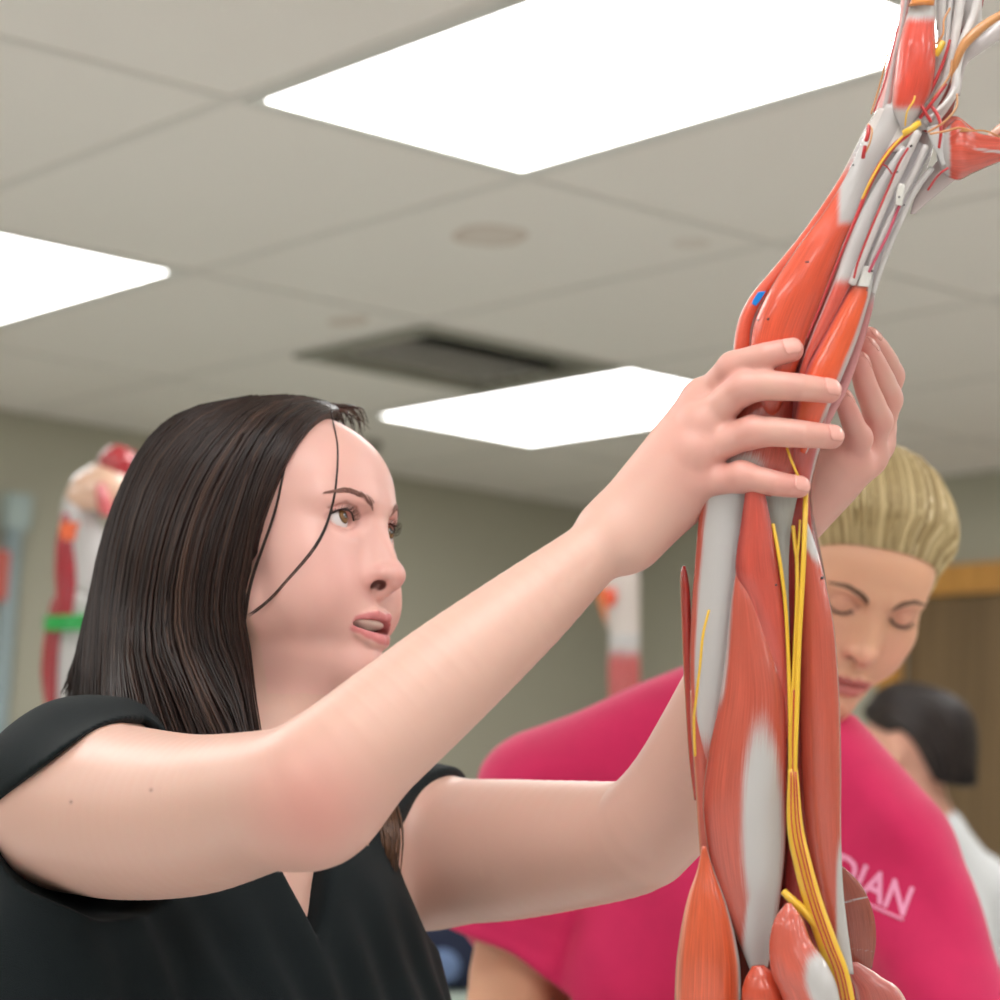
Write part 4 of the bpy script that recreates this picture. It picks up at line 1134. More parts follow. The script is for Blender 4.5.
for (x, y, d, r) in ((872, 271, 1.555, 1.6), (867, 290, 1.560, 1.2), (899, 197, 1.552, 1.6), (904, 205, 1.555, 1.2), (911, 146, 1.552, 2.0), (897, 172, 1.55, 1.4), (808, 262, 1.548, 1.5), (768, 319, 1.5515, 1.8), (758, 320, 1.556, 1.2), (806, 262, 1.548, 1.3), (853, 165, 1.56, 1.4), (822, 578, 1.555, 2.4), (776, 585, 1.548, 1.6)):
    ms = Mesh(); p = W(x, y, d); ms.tube([p - RGT * r * .4 / F * d - UPV * r * .3 / F * d, p + RGT * r * .5 / F * d + UPV * r * .3 / F * d], r * d / F * .6, 8, 6); ms.build('screw', M_INK, ARM)
# blue tape on the edge of the forearm
V, Fq, uv = loft([(752, 304), (753, 300), (758, 292)], [(756, 306), (762, 298), (766, 291)], 1.556, .12, 10, 12)
ms = Mesh(); ms.add(V, Fq, uv); o = ms.build('blue_tape', M_TAPE, ARM); o['label'] = 'bit of blue tape'

# ---- wrist and hand
piece('wrist_bone', [(858, 160), (862, 140), (868, 124), (878, 108)], [(876, 164), (882, 146), (888, 128), (894, 112)], 1.572, .8, lin(216, 210, 206), m=M_SHEET, n=24)
strand('artery', [(869, 126, 1.555), (868, 134, 1.553), (866, 141, 1.553)], 2.2, M_ART); strand('artery', [(865, 146, 1.553), (864, 152, 1.553), (863, 158, 1.555)], 2.0, M_ART)
strand('nerve', [(868, 124, 1.556), (872, 130, 1.553), (870, 142, 1.552), (866, 152, 1.553)], .9, M_OCH)
piece('palm_tendon', [(876, 152), (884, 126), (890, 106), (896, 86)], [(908, 152), (922, 132), (930, 108), (934, 86)], 1.573, .7, lin(216, 211, 207), m=M_SHEET, n=24)
piece('palm_muscle', [(902, 130), (893, 110), (893, 90), (895, 70), (899, 42), (906, 18), (912, 2), (914, -20)], [(908, 131), (921, 112), (931, 92), (935, 72), (936, 52), (935, 28), (936, 4), (936, -20)], 1.562, .85, lin(218, 74, 56),
      tend=lambda u, v, x, y: np.maximum(sm(y, 34, 4), sm(y, 94, 122)), edge=(lin(222, 140, 130), .12), n=60)
piece('palm_edge_muscle', [(868, 130), (876, 108), (886, 70), (893, 44), (898, 24), (902, -10)], [(882, 126), (892, 104), (897, 70), (901, 44), (906, 24), (912, -10)], 1.578, .9, lin(222, 170, 166), tend=lambda u, v, x, y: .4 + .4 * np.cos((v - .5) * 9))
strand('artery', [(874, 112, 1.562), (884, 84, 1.560), (892, 52, 1.560), (898, 26, 1.562)], .9, M_ART)
strand('nerve', [(871, 114, 1.566), (880, 84, 1.566), (889, 50, 1.566), (894, 32, 1.568)], .9, M_OCH)
piece('finger_pad', [(908, 6), (911, 0), (913, -12), (916, -90)], [(934, 6), (935, 0), (936, -12), (940, -90)], 1.558, .9, lin(226, 140, 66), m=M_SHEET, n=24)
strand('nerve', [(905, 126, 1.545), (907, 112, 1.540), (913, 102, 1.540), (915, 96, 1.541)], .9, M_NERVE)
# palm core and the central tendons
piece('palm_core', [(912, 128), (922, 104), (932, 78), (940, 48), (946, 10), (950, -40)], [(944, 138), (956, 100), (962, 66), (968, 40), (982, 10), (990, -40)], 1.590, .5, lin(150, 62, 60), m=M_FINE)
for pts, r, m_ in (([(922, 128, 1.568), (932, 106, 1.566), (944, 82, 1.566), (952, 52, 1.567), (957, 24, 1.57), (962, -10, 1.572)], 5.0, M_CORD),
                   ([(930, 126, 1.564), (944, 108, 1.562), (955, 88, 1.562), (957, 66, 1.564), (964, 40, 1.567), (974, 14, 1.57), (980, -12, 1.572)], 4.6, M_CORD),
                   ([(914, 130, 1.568), (926, 104, 1.567), (936, 76, 1.568), (941, 46, 1.57), (942, 12, 1.572), (943, -14, 1.574)], 4.2, M_CORD),
                   ([(934, 96, 1.568), (940, 74, 1.568), (946, 48, 1.57), (949, 14, 1.573), (952, -12, 1.575)], 3.2, M_CORD),
                   ([(925, 122, 1.560), (936, 112, 1.558), (948, 100, 1.558), (955, 88, 1.560)], 2.6, M_CORD)):
    strand('finger_tendon', pts, r, m_)
for pts in ([(926, 100, 1.562), (935, 82, 1.560), (944, 60, 1.561), (950, 40, 1.563)], [(920, 118, 1.560), (934, 100, 1.556), (946, 84, 1.557)], [(930, 104, 1.558), (938, 116, 1.555), (941, 130, 1.553), (939, 148, 1.553)], [(931, 122, 1.556), (924, 110, 1.556), (921, 104, 1.558)]):
    strand('artery', pts, [1.8, 1.9, 1.7, 1.4][:len(pts)] if len(pts) == 4 else 1.8, M_ART)
for pts in ([(928, 132, 1.552), (944, 122, 1.550), (956, 108, 1.551), (957, 94, 1.554)], [(930, 134, 1.551), (946, 131, 1.549), (958, 128, 1.551), (970, 130, 1.553)], [(932, 100, 1.559), (944, 84, 1.556), (950, 74, 1.556), (952, 60, 1.558)], [(936, 44, 1.562), (943, 34, 1.560), (944, 20, 1.562), (950, 8, 1.564)]):
    strand('nerve', pts, 1.1, M_OCH)
strand('nerve', [(936, 55, 1.560), (940, 48, 1.558), (943, 42, 1.559)], 3.2, M_NERVE)
# long finger running to the upper right
piece('finger', [(952, 92), (955, 68), (968, 46), (986, 30), (1004, 14), (1040, -10)], [(960, 96), (966, 66), (982, 52), (1000, 40), (1018, 26), (1056, 4)], 1.580, .9, lin(206, 200, 200), m=M_SHEET)
strand('nerve', [(952, 84, 1.564), (955, 66, 1.562), (962, 48, 1.561), (972, 36, 1.561), (986, 24, 1.562), (1002, 14, 1.563), (1040, -8, 1.566)], [1.5, 3.4, 4.6, 5.2, 4.6, 4, 4], M_OCH)
# more fingers, outside the photograph
for k, (x0, y0, x1, y1) in enumerate(((918, -30, 925, -130), (946, -30, 955, -160), (972, -30, 990, -150))):
    strand('finger', [(x0, y0 + 60, 1.585), (x0, y0, 1.582), ((x0 + x1) / 2, (y0 + y1) / 2, 1.578), (x1, y1, 1.57)], [10, 11, 10, 7], M_CORD)
# thumb side
piece('thumb_muscle', [(938, 138), (948, 126), (958, 119), (972, 130), (988, 135), (1005, 136), (1040, 130)], [(938, 160), (945, 174), (958, 180), (974, 173), (990, 166), (1006, 160), (1042, 150)], 1.566, .85, lin(204, 78, 58), m=M_FINE,
      tend=lambda u, v, x, y: np.maximum(sm(x, 956, 944), np.exp(-((y - (150 + (x - 980) * .1)) / 2.2) ** 2) * sm(x, 960, 985) * .8), n=60)
piece('thumb_deep_muscle', [(910, 214), (914, 200), (922, 186), (932, 168), (944, 152)], [(915, 214), (926, 204), (938, 194), (950, 184), (960, 176)], 1.580, .6, lin(188, 172, 170), m=M_SHEET)
piece('upper_thumb_muscle', [(934, 128), (944, 120), (956, 116), (970, 126)], [(940, 146), (950, 140), (964, 138), (982, 140)], 1.580, .7, RED2, m=M_FINE)
piece('thumb_ligament', [(926, 128), (930, 140), (936, 152), (942, 166)], [(938, 124), (944, 134), (950, 146), (954, 160)], 1.560, .5, lin(214, 214, 214), m=M_SHEET, n=24)
strand('artery', [(948, 168, 1.556), (942, 172, 1.556), (936, 178, 1.560), (928, 190, 1.566)], 1.2, M_ART)
strand('nerve', [(960, 131, 1.551), (985, 131, 1.556), (1002, 138, 1.56)], .9, M_OCH)
piece('thumb', [(984, 138), (996, 126), (1012, 116), (1050, 100)], [(992, 140), (1004, 134), (1020, 128), (1060, 116)], 1.572, .9, lin(222, 180, 160), m=M_SHEET, n=24)
# ================================================================== the fair-haired woman in pink
R2 = np.array([[0.949, 0.153, 0.276], [-0.222, -0.297, 0.929], [0.224, -0.942, -0.248]])
u_, s_, vt_ = np.linalg.svd(R2); R2 = u_ @ vt_
pt_ = math.radians(7); cx_, sx_ = math.cos(pt_), math.sin(pt_)
R2 = R2 @ np.array([[1, 0, 0], [0, cx_, sx_], [0, -sx_, cx_]])
Rw2, O2, H2 = head_frame(873, 611, 2.40, R2)
RS2, LS2 = W(548, 800, 2.50), W(890, 852, 2.42)
MID2 = (RS2 + LS2) / 2
SX2 = LS2 - RS2; SX2 /= np.linalg.norm(SX2)
TU2 = np.array([0, -.26, 1.0]) + .05 * RGT; TU2 = TU2 - (TU2 @ SX2) * SX2; TU2 /= np.linalg.norm(TU2)
TF2 = np.cross(SX2, TU2)
if TF2 @ FWD > 0: TF2 = -TF2
TB2 = np.stack([SX2, TF2, TU2], 1)
def T2(a, b, c): return MID2 + TB2 @ np.array([a, b, c], float)
RE2, LE2 = W(513, 1030, 2.44), W(962, 1080, 2.34)
RH2, LH2 = W(690, 1150, 2.24), W(880, 1170, 2.20)
f2 = Field()
add_head(f2, Rw2, H2, closed=True, mouth_open=False, full=.9)
NB2 = W(764, 704, 2.53)
f2.rc(H2(0, -80, -50), NB2, .046, .05, .02)
f2.rc(NB2, RS2, .046, .048, .03); f2.rc(NB2, LS2, .046, .048, .03)
f2.ell(T2(0, 0, -.15), TB2, (.145, .09, .19), .05); f2.ell(T2(0, 0, -.38), TB2, (.13, .09, .17), .05)
f2.spline([RS2, (RS2 + RE2) / 2, RE2, RE2 * .55 + RH2 * .45, RH2], [.048, .049, .041, .034, .024], .03)
f2.spline([LS2, (LS2 + LE2) / 2, LE2, LE2 * .55 + LH2 * .45, LH2], [.046, .044, .038, .034, .024], .03)
for wr_, el_, s in ((RH2, RE2, 1), (LH2, LE2, -1)):          # hands, below the frame
    dv = wr_ - el_; dv /= np.linalg.norm(dv); sd = np.cross(dv, np.array([0, 0, 1.])); sd /= np.linalg.norm(sd); up = np.cross(sd, dv)
    mc = [wr_ + dv * .085 + sd * s * o for o in (-.03, -.01, .01, .028)]
    fg = [[m_, m_ + dv * .04 - up * .004, m_ + dv * .062 - up * .016, m_ + dv * .076 - up * .03] for m_ in mc]
    hand(f2, [wr_ - sd * s * .012, wr_ + sd * s * .012], mc, fg, [[.0105, .0095, .0085, .0072]] * 4)
    f2.chain([wr_ + dv * .02 - sd * s * .015, wr_ + dv * .05 - sd * s * .045, wr_ + dv * .075 - sd * s * .05], [.015, .012, .009], .01)
PERSON2 = empty('person', T2(0, 0, -1.2) * [1, 1, 0], 'fair-haired woman in a pink t-shirt looking down behind the muscle arm model', 'person')
V, Fq = f2.mesh(.0022 * VOXQ); V, Fq = keep_largest(V, Fq)
SK2 = np.array(lin(216, 164, 134))
c = np.repeat(SK2[None], len(V), 0)
c = head_colors(c, V, Rw2, O2, .001, lip=np.array(lin(186, 104, 100)), blush=.22, mouth_open=False)
link('body', V, Fq, M_SKIN, PERSON2, colors=c)
M_BROW2 = mat('brow_hair_fair', lin(104, 76, 58), .6)
for s in (1, -1):
    brow(PERSON2, f2, H2, s, M_BROW2, n=240); lashes(PERSON2, f2, H2, s, M_LASH, closed=True)
# hair drawn back from the forehead
fh2 = Field(); fh2.p = [p for p in f2.p if p.op == 'u' and np.all(p.lo > O2 - .2) and np.all(p.hi < O2 + .2)]
def HG(l): return [H2(*p) for p in l]
g2 = [HG(g_) for g_ in [
    [(-74, -78, -22), (-80, -100, -10), (-70, -140, 0), (-40, -182, 2), (-6, -206, 4)],
    [(-75, -58, 14), (-83, -90, 30), (-74, -140, 30), (-42, -185, 20), (-5, -208, 8)],
    [(-67, -28, 44), (-78, -68, 66), (-72, -128, 64), (-42, -182, 42), (-4, -208, 12)],
    [(-48, -8, 62), (-60, -44, 92), (-58, -112, 98), (-36, -180, 64), (-3, -208, 15)],
    [(-22, 3, 70), (-32, -34, 104), (-34, -105, 118), (-22, -182, 80), (-2, -209, 17)],
    [(4, 5, 72), (4, -32, 108), (2, -105, 124), (0, -186, 84), (0, -210, 18)],
    [(26, 2, 70), (34, -34, 104), (34, -105, 118), (22, -182, 80), (2, -209, 17)],
    [(50, -9, 61), (60, -44, 92), (58, -112, 98), (36, -180, 64), (3, -208, 15)],
    [(67, -28, 44), (78, -68, 66), (72, -128, 64), (42, -182, 42), (4, -208, 12)],
    [(75, -58, 14), (83, -90, 30), (74, -140, 30), (42, -185, 20), (5, -208, 8)],
    [(74, -78, -22), (80, -100, -10), (70, -140, 0), (40, -182, 2), (6, -206, 4)]]]
M_FAIR = hair_mat('fair_hair', .4)
HC2 = [lin(160, 138, 96), lin(212, 192, 146), lin(232, 216, 178)]
hair_from_guides(g2, PERSON2, 'hair', M_FAIR, HC2, int(1300 * HAIRQ), .0016, lift=.006, thick=.004, seed=9, fld=fh2, off=.004, wave=.5, skew=.6, hug=True)
tl = [HG(g_) for g_ in [[(x * 14, -206 + y * 8, 10 + z), (x * 26, -226 + y * 16, -20), (x * 26, -222 + y * 22, -90), (x * 8, -205 + y * 10, -160)] for x, y, z in ((-1, 0, 0), (0, -1, 6), (1, 0, 0), (0, 1, -6), (-1, 0, 0))]]
hair_from_guides(tl, PERSON2, 'ponytail', M_FAIR, HC2, int(160 * HAIRQ), .0017, lift=.004, thick=.004, seed=10)
# ------------------------------------------------------------------ pink t-shirt
M_PINKS = mat('pink_cotton', lin(204, 40, 92), .85, .2, bump=.25, bscale=900, sheen=.25, var=.05, vscale=30)
M_PRINT = mat('shirt_print', lin(240, 160, 194), .8, .2)
fs2 = Field(); g = .009
fs2.rc(NB2 - TU2 * .0, RS2 + np.array([0, 0, .008]), .055 + g, .058 + g, .03); fs2.rc(NB2, LS2 + np.array([0, 0, .006]), .050 + g, .05 + g, .03)
fs2.ell(T2(0, 0, -.15), TB2, (.155 + g, .098 + g, .2), .05); fs2.ell(T2(.0, 0, -.42), TB2, (.165, .12, .24), .06)
for s in (-1, 1): fs2.sp(T2(s * .075, .055, -.165), .062, .06)
ad_r = RE2 - RS2; ad_r /= np.linalg.norm(ad_r); ad_l = LE2 - LS2; ad_l /= np.linalg.norm(ad_l)
fs2.spline([RS2, RS2 + ad_r * .09 - SX2 * .008, RS2 + ad_r * .21 - SX2 * .034], [.056, .067, .088], .010)
fs2.spline([LS2, LS2 + ad_l * .1 + SX2 * .004, LS2 + ad_l * .26 + SX2 * .010], [.057, .062, .070], .012)
pr_, hr = W(432, 935, 2.44), ad_r + SX2 * .45
cut_plane(fs2, W(510, 962, 2.46), ad_r - SX2 * .38, RS2 - SX2 * .03, RS2 + ad_r * .24 - SX2 * .03, .105)
fs2.spline([RS2 + ad_r * .12 - SX2 * .012, RS2 + ad_r * .3 - SX2 * .028], [.040, .058], .006, 's')
cut_plane(fs2, LS2 + ad_l * .21, ad_l, LS2, LS2 + ad_l * .26, .10)
fs2.rc(NB2 + TU2 * .01, H2(0, -72, -80), .058, .066, .008, 's')
def folds(P):
    q = (P - MID2) @ TB2
    a = q[:, 0] * 1.0 + q[:, 2] * .35
    r = .005 * np.sin(a * 46 + 2.2 * np.sin(q[:, 2] * 13)) * sm(-q[:, 2], .02, .16) + .0045 * np.sin((q[:, 2] + .5 * np.abs(q[:, 0])) * 62 + q[:, 0] * 16) * sm(np.abs(q[:, 0]), .08, .17)
    return r
fs2.custom(folds, np.array([-9, -9, -9]), np.array([9, 9, 9]), .004, 'd')
V, Fq = fs2.mesh(.0035 * VOXQ); V, Fq = keep_largest(V, Fq)
shirt2 = link('t_shirt', V, Fq, M_PINKS, PERSON2)
# lettering on the chest, laid onto the cloth
from mathutils.bvhtree import BVHTree
bvh = BVHTree.FromPolygons([tuple(v) for v in V], [tuple(f) for f in Fq])
def print_on(name, text, org, xdir, ydir, size, m, parent, nrm):
    cu = bpy.data.curves.new(name, 'FONT'); cu.body = text; cu.size = size; cu.resolution_u = 3; cu.extrude = 0; cu.offset = .0007
    tmp = bpy.data.objects.new(name, cu); COL.objects.link(tmp)
    dg = bpy.context.evaluated_depsgraph_get(); me = bpy.data.meshes.new_from_object(tmp.evaluated_get(dg))
    bpy.data.objects.remove(tmp)
    bm = bmesh.new(); bm.from_mesh(me); bmesh.ops.triangulate(bm, faces=bm.faces[:]); bmesh.ops.subdivide_edges(bm, edges=[e for e in bm.edges if e.calc_length() > size * .3], cuts=2, use_grid_fill=False)
    bmesh.ops.triangulate(bm, faces=bm.faces[:])
    vs_ = np.array([v.co[:] for v in bm.verts]); fs_ = [tuple(v.index for v in f.verts) for f in bm.faces]; bm.free()
    out = []
    for v in vs_:
        p = org + xdir * v[0] + ydir * v[1]
        h = bvh.ray_cast(Vector(p + nrm * .3), Vector(-nrm))
        out.append(np.array(h[0]) + nrm * .0012 if h[0] is not None else p)
    n = len(out); out = np.array(out); back = out - nrm * .0006
    edges = {}
    for f in fs_:
        for a, b in zip(f, f[1:] + f[:1]): edges[(a, b)] = 1
    rim = [(a, b) for (a, b) in edges if (b, a) not in edges]
    faces = fs_ + [tuple(n + i for i in reversed(f)) for f in fs_] + [(b, a, n + a, n + b) for a, b in rim]
    return link(name, np.concatenate([out, back]), faces, m, parent, smooth=False)
a_, b_ = W(842, 893, 2.31), W(905, 922, 2.30)
xd = b_ - a_; xd /= np.linalg.norm(xd); nn = -FWD; yd = np.cross(nn, xd); yd /= np.linalg.norm(yd); yd = yd if yd[2] > 0 else -yd
xs = xd * .80
print_on('lettering', 'IDIAN', W(830, 886, 2.31), xs, yd, .038, M_PRINT, PERSON2, nn)
mu = Mesh(); PU = []
for t in np.linspace(0, 1, 14):
    p = W(842 + 66 * t, 899 + 26 * t, 2.31); h = bvh.ray_cast(Vector(p + nn * .3), Vector(-nn)); PU.append(np.array(h[0]) + nn * .0008 if h[0] is not None else p)
mu.tube(PU, .0014, 6, 30); mu.build('print_underline', M_PRINT, PERSON2)
def legs_T2(a, b, c): p = MID2 + SX2 * a * [1, 1, 0] - np.array([0, 1, 0]) * b; return p
legs(PERSON2, legs_T2, M_JEAN, M_SHOE, MID2[2] - .50)
# ================================================================== things far behind
def at_z(px, py, z):
    r = W(px, py, 1) - CAM; return CAM + r * (z - CAM[2]) / r[2]
BZ = .92
m_top = mat('bench_top', lin(196, 212, 204), .4, .4); m_cab = mat('bench_cabinet', lin(168, 150, 124), .5)
def bench(name, a0, a1, b0, b1, label, ndoor):
    e = empty(name, G((a0 + a1) / 2, (b0 + b1) / 2, 0), label, 'lab bench')
    t = Mesh(); t.add(*gbox(a0, a1, b0, b1, BZ - .035, BZ)); t.build('bench_top', m_top, e, smooth=False)
    t = Mesh(); t.add(*gbox(a0 + .03, a1 - .03, b0 + .03, b1 - .03, 0, BZ - .035)); t.build('cabinet', m_cab, e, smooth=False)
    w = (a1 - a0 - .06) / ndoor
    for k in range(ndoor):
        t = Mesh(); t.add(*gbox(a0 + .03 + k * w + .01, a0 + .03 + (k + 1) * w - .01, b0 + .015, b0 + .03, .1, BZ - .06)); d = t.build('door', m_cab, e, smooth=False)
        t = Mesh(); p = G(a0 + .03 + (k + .85) * w, b0 + .008, .7); t.tube([p, p + np.array([0, 0, .1])], .006); t.build('handle', m_grey, d)
    return e
def gcoord(p): return (p @ AX) / U, (p @ BX) / U
p1 = at_z(430, 993, BZ); ga, gb = gcoord(p1)
bench('lab_bench', ga - .45, ga + .9, gb, gb + .55, 'pale topped lab bench under the navy bag at the bottom of the photo', 3)
# navy bag on that bench
nb = W(430, 965, (p1 - CAM) @ FWD + .12)
zb = BZ
e = empty('navy_bag', np.array([nb[0], nb[1], BZ]), 'dark navy blue bag behind the pink sleeve at the bottom of the photo', 'bag')
fb = Field(); c0 = np.array([nb[0], nb[1], BZ])
fb.rc(c0 + AX * -.09 + [0, 0, .075], c0 + AX * .10 + [0, 0, .075], .075, .075, .03); fb.rc(c0 + AX * -.07 + [0, 0, .13], c0 + AX * .09 + [0, 0, .14], .06, .06, .04)
fb.custom(lambda P: P[:, 2] - BZ - .001, np.array([-9, -9, -9]), np.array([9, 9, 9]), .002, 's')
V, Fq = fb.mesh(.006); link('bag_body', V, Fq, mat('navy_cloth', lin(26, 36, 64), .8), e)
fb = Field(); fb.ell(c0 + AX * -.02 - BX * .075 + [0, 0, .06], GR, (.05, .02, .04), .01); V, Fq = fb.mesh(.005); link('bag_patch', V, Fq, mat('pale_blue_cloth', lin(110, 134, 176), .8), e)

def arm_figure(label, bx, by, d, sc, pieces, group='muscle arm models in the background'):
    base = W(bx, by, d); base[2] = BZ
    e = empty('anatomical_arm_model', base, label, 'anatomical model', group)
    for nm, L, R, th, col, tend in pieces:
        piece(nm, L, R, d - (.05 if nm == 'red_muscle' else .012 if nm == 'upper_arm_muscle' else 0), th, col, tend, m=M_MUS, n=24, mm=20, parent=e)
    return e, base
def tv(val): return lambda u, v, x, y: x * 0 + val
# left: red and white arm with a green band
LD = 4.1
e1, b1 = arm_figure('red and white muscle arm model with a green band, left of the dark hair', 88, 760, LD, 1, [
    ('shoulder_muscle', [(112, 446), (103, 452), (98, 462), (100, 476)], [(118, 444), (132, 450), (140, 462), (138, 480)], .8, lin(176, 36, 46), None),
    ('shoulder', [(92, 466), (76, 476), (68, 488), (66, 500), (76, 510)], [(98, 462), (120, 466), (134, 478), (136, 496), (130, 510)], .8, lin(226, 186, 160), None),
    ('upper_arm_tendon', [(64, 496), (60, 520), (62, 545), (66, 590)], [(90, 494), (100, 520), (108, 545), (110, 590)], .95, lin(206, 206, 222), tv(.9)),
    ('upper_arm_muscle', [(62, 512), (56, 540), (54, 570), (55, 600), (50, 625)], [(78, 514), (82, 540), (84, 570), (82, 600), (78, 625)], 1.1, lin(164, 44, 56), None),
    ('red_muscle', [(96, 484), (96, 500), (100, 516)], [(104, 482), (112, 500), (116, 516)], 1.3, lin(206, 92, 96), None),
    ('forearm_muscle', [(52, 596), (46, 620), (42, 650), (41, 680), (48, 730), (54, 800)], [(76, 596), (74, 620), (66, 650), (62, 680), (62, 730), (66, 800)], 1.1, lin(158, 40, 48), None),
    ('forearm_tendon', [(62, 590), (58, 620), (56, 660), (56, 710), (62, 800)], [(112, 590), (108, 620), (100, 660), (92, 710), (88, 800)], .8, lin(218, 212, 216), tv(.9)),
    ('hand', [(56, 795), (52, 830), (56, 880), (64, 920)], [(88, 795), (92, 830), (88, 880), (78, 920)], .6, lin(214, 180, 170), tv(.4))])
piece('orange_band', [(60, 522), (59, 530), (59, 540)], [(86, 522), (84, 530), (83, 540)], LD - .012, 1.35, lin(244, 110, 62), parent=e1, n=14, mm=20)
o = piece('green_band', [(44, 615), (43, 622), (43, 630)], [(112, 612), (110, 620), (109, 628)], LD - .004, .92, lin(20, 160, 70), parent=e1, n=14, mm=28); o['label'] = 'green band'
ms = Mesh(); q = W(74, 905, LD); ms.tube([np.array([b1[0], b1[1], BZ + .012]), q], .009, 10); ms.build('stand_rod', m_grey, e1)
def disc(c, r, h, name, m, parent, n=32):
    a = np.arange(n) * 2 * math.pi / n; V = np.concatenate([np.stack([c[0] + rr * np.cos(a), c[1] + rr * np.sin(a), np.full(n, c[2] + z)], 1) for rr, z in ((.001, 0), (r, 0), (r, h), (.001, h))])
    j = np.arange(n); Fq = np.concatenate([np.stack([k * n + j, k * n + (j + 1) % n, (k + 1) * n + (j + 1) % n, (k + 1) * n + j], 1) for k in range(3)])
    return link(name, V, Fq, m, parent, smooth=False)
disc(b1, .09, .015, 'stand_base', m_dark, e1)
ga, gb = gcoord(b1); bench('lab_bench', ga - .5, ga + .5, gb - .2, gb + .25, 'lab bench carrying the green-banded arm model, below the frame', 2)
# centre: pale arm with an orange patch, seen under the raised forearm
CD = 5.0
e2, b2 = arm_figure('pale muscle arm model with an orange patch, seen under the raised forearm', 620, 760, CD, 1, [
    ('upper_arm', [(604, 500), (606, 530), (606, 560), (598, 585), (602, 610), (612, 640)], [(642, 500), (642, 530), (640, 560), (640, 585), (640, 610), (640, 640)], .8, lin(222, 206, 196), tv(.45)),
    ('orange_muscle', [(600, 580), (596, 592), (600, 610), (610, 632)], [(618, 578), (622, 592), (622, 610), (620, 632)], 1.0, lin(236, 130, 70), None),
    ('forearm_muscle', [(610, 630), (608, 655), (608, 690), (612, 740), (616, 800)], [(640, 630), (640, 655), (640, 690), (636, 740), (632, 800)], .8, lin(190, 92, 92), lambda u, v, x, y: sm(y, 676, 630)),
    ('hand', [(616, 795), (612, 830), (616, 890)], [(632, 795), (638, 830), (630, 890)], .6, lin(214, 180, 170), tv(.4))])
o = piece('red_spot', [(604, 588), (603, 596), (606, 606)], [(614, 587), (617, 596), (614, 607)], CD - .04, .6, lin(232, 84, 44), parent=e2, n=12, mm=14)
ms = Mesh(); q = W(623, 885, CD); ms.tube([np.array([b2[0], b2[1], BZ + .012]), q], .009, 10); ms.build('stand_rod', m_grey, e2)
disc(b2, .09, .015, 'stand_base', m_dark, e2)
ga, gb = gcoord(b2); bench('lab_bench', ga - .5, ga + .12, gb - .12, gb + .25, 'lab bench carrying the pale arm model, below the frame', 2)

# grey pipe and box on the back wall at the left edge
def on_back(px, py, off=.03):
    r = W(px, py, 1) - CAM; t = ((B1 * U - off) - CAM @ BX) / (r @ BX); return CAM + r * t
pt = on_back(16, 505); pe = empty('wall_pipe', np.array([pt[0], pt[1], 0]), 'grey-blue pipe with a small box at its top on the wall at the left edge', 'pipe')
ms = Mesh(); ms.tube([np.array([pt[0], pt[1], .003]), np.array([pt[0], pt[1], pt[2]])], .028, 14); ms.build('pipe', mat('pipe_paint', lin(150, 166, 170), .5), pe)
ms = Mesh(); ms.add(*gbox(gcoord(pt)[0] - .03, gcoord(pt)[0] + .03, B1 - .05, B1 - .002, pt[2] - .07, pt[2] + .03)); ms.build('pipe_box', mat('box_paint', lin(170, 186, 184), .5), pe, smooth=False)
pt = on_back(-16, 574); ms = Mesh(); ms.add(*gbox(gcoord(pt)[0] - .05, gcoord(pt)[0] + .05, B1 - .05, B1 - .002, pt[2] - .07, pt[2] + .07))
tag(ms.build('red_box', mat('red_paint', lin(200, 96, 84), .5), smooth=False), 'small red box on the wall, cut by the left edge of the photo', 'box')

# ------------------------------------------------------------------ the dark-haired person in white, far right
R3 = np.array([[-.35, -.80, 0], [0, 0, 1], [-.80, .60, 0]])           # facing left and away
yv = np.array([-.78, 0, .62]); zv = np.array([.05, 1, .02]); zv -= (zv @ yv) * yv; zv /= np.linalg.norm(zv); yv /= np.linalg.norm(yv); xv = np.cross(yv, zv)
if xv @ np.array([-.62, 0, -.78]) < 0: pass
R3 = np.stack([-np.cross(zv, yv) * 1.0, yv, zv], 1)
# cam axes are x right, y up, z away (left-handed): left of the head = up x forward mirrored
lv = np.cross(yv, zv); R3 = np.stack([lv, yv, zv], 1)
D3 = 4.7
Rw3 = BAS @ R3
if np.linalg.det(Rw3) * np.linalg.det(Rw1) < 0: Rw3[:, 0] *= -1
O3 = W(874, 745, D3 + .03)
def H3(x, y, z): return O3 + .001 * (Rw3 @ np.array([x, y, z], float))
f3 = Field(); add_head(f3, Rw3, H3, closed=False, mouth_open=False)
NB3 = H3(0, -102, -150)
zu = np.array([0, 0, 1.]); fx = Rw3[:, 1] * [1, 1, 0]; fx /= np.linalg.norm(fx); sx3 = np.cross(fx, zu); TB3 = np.stack([sx3, fx, zu], 1)
def T3(a, b, c): return NB3 + TB3 @ np.array([a, b, c], float)
RS3, LS3 = T3(.185, -.02, -.10), T3(-.185, -.02, -.10)
f3.rc(H3(0, -82, -50), NB3, .054, .058, .02); f3.rc(NB3, RS3, .055, .052, .03); f3.rc(NB3, LS3, .055, .052, .03)
f3.ell(T3(0, 0, -.25), TB3, (.16, .105, .22), .05); f3.ell(T3(0, 0, -.5), TB3, (.145, .10, .18), .05)
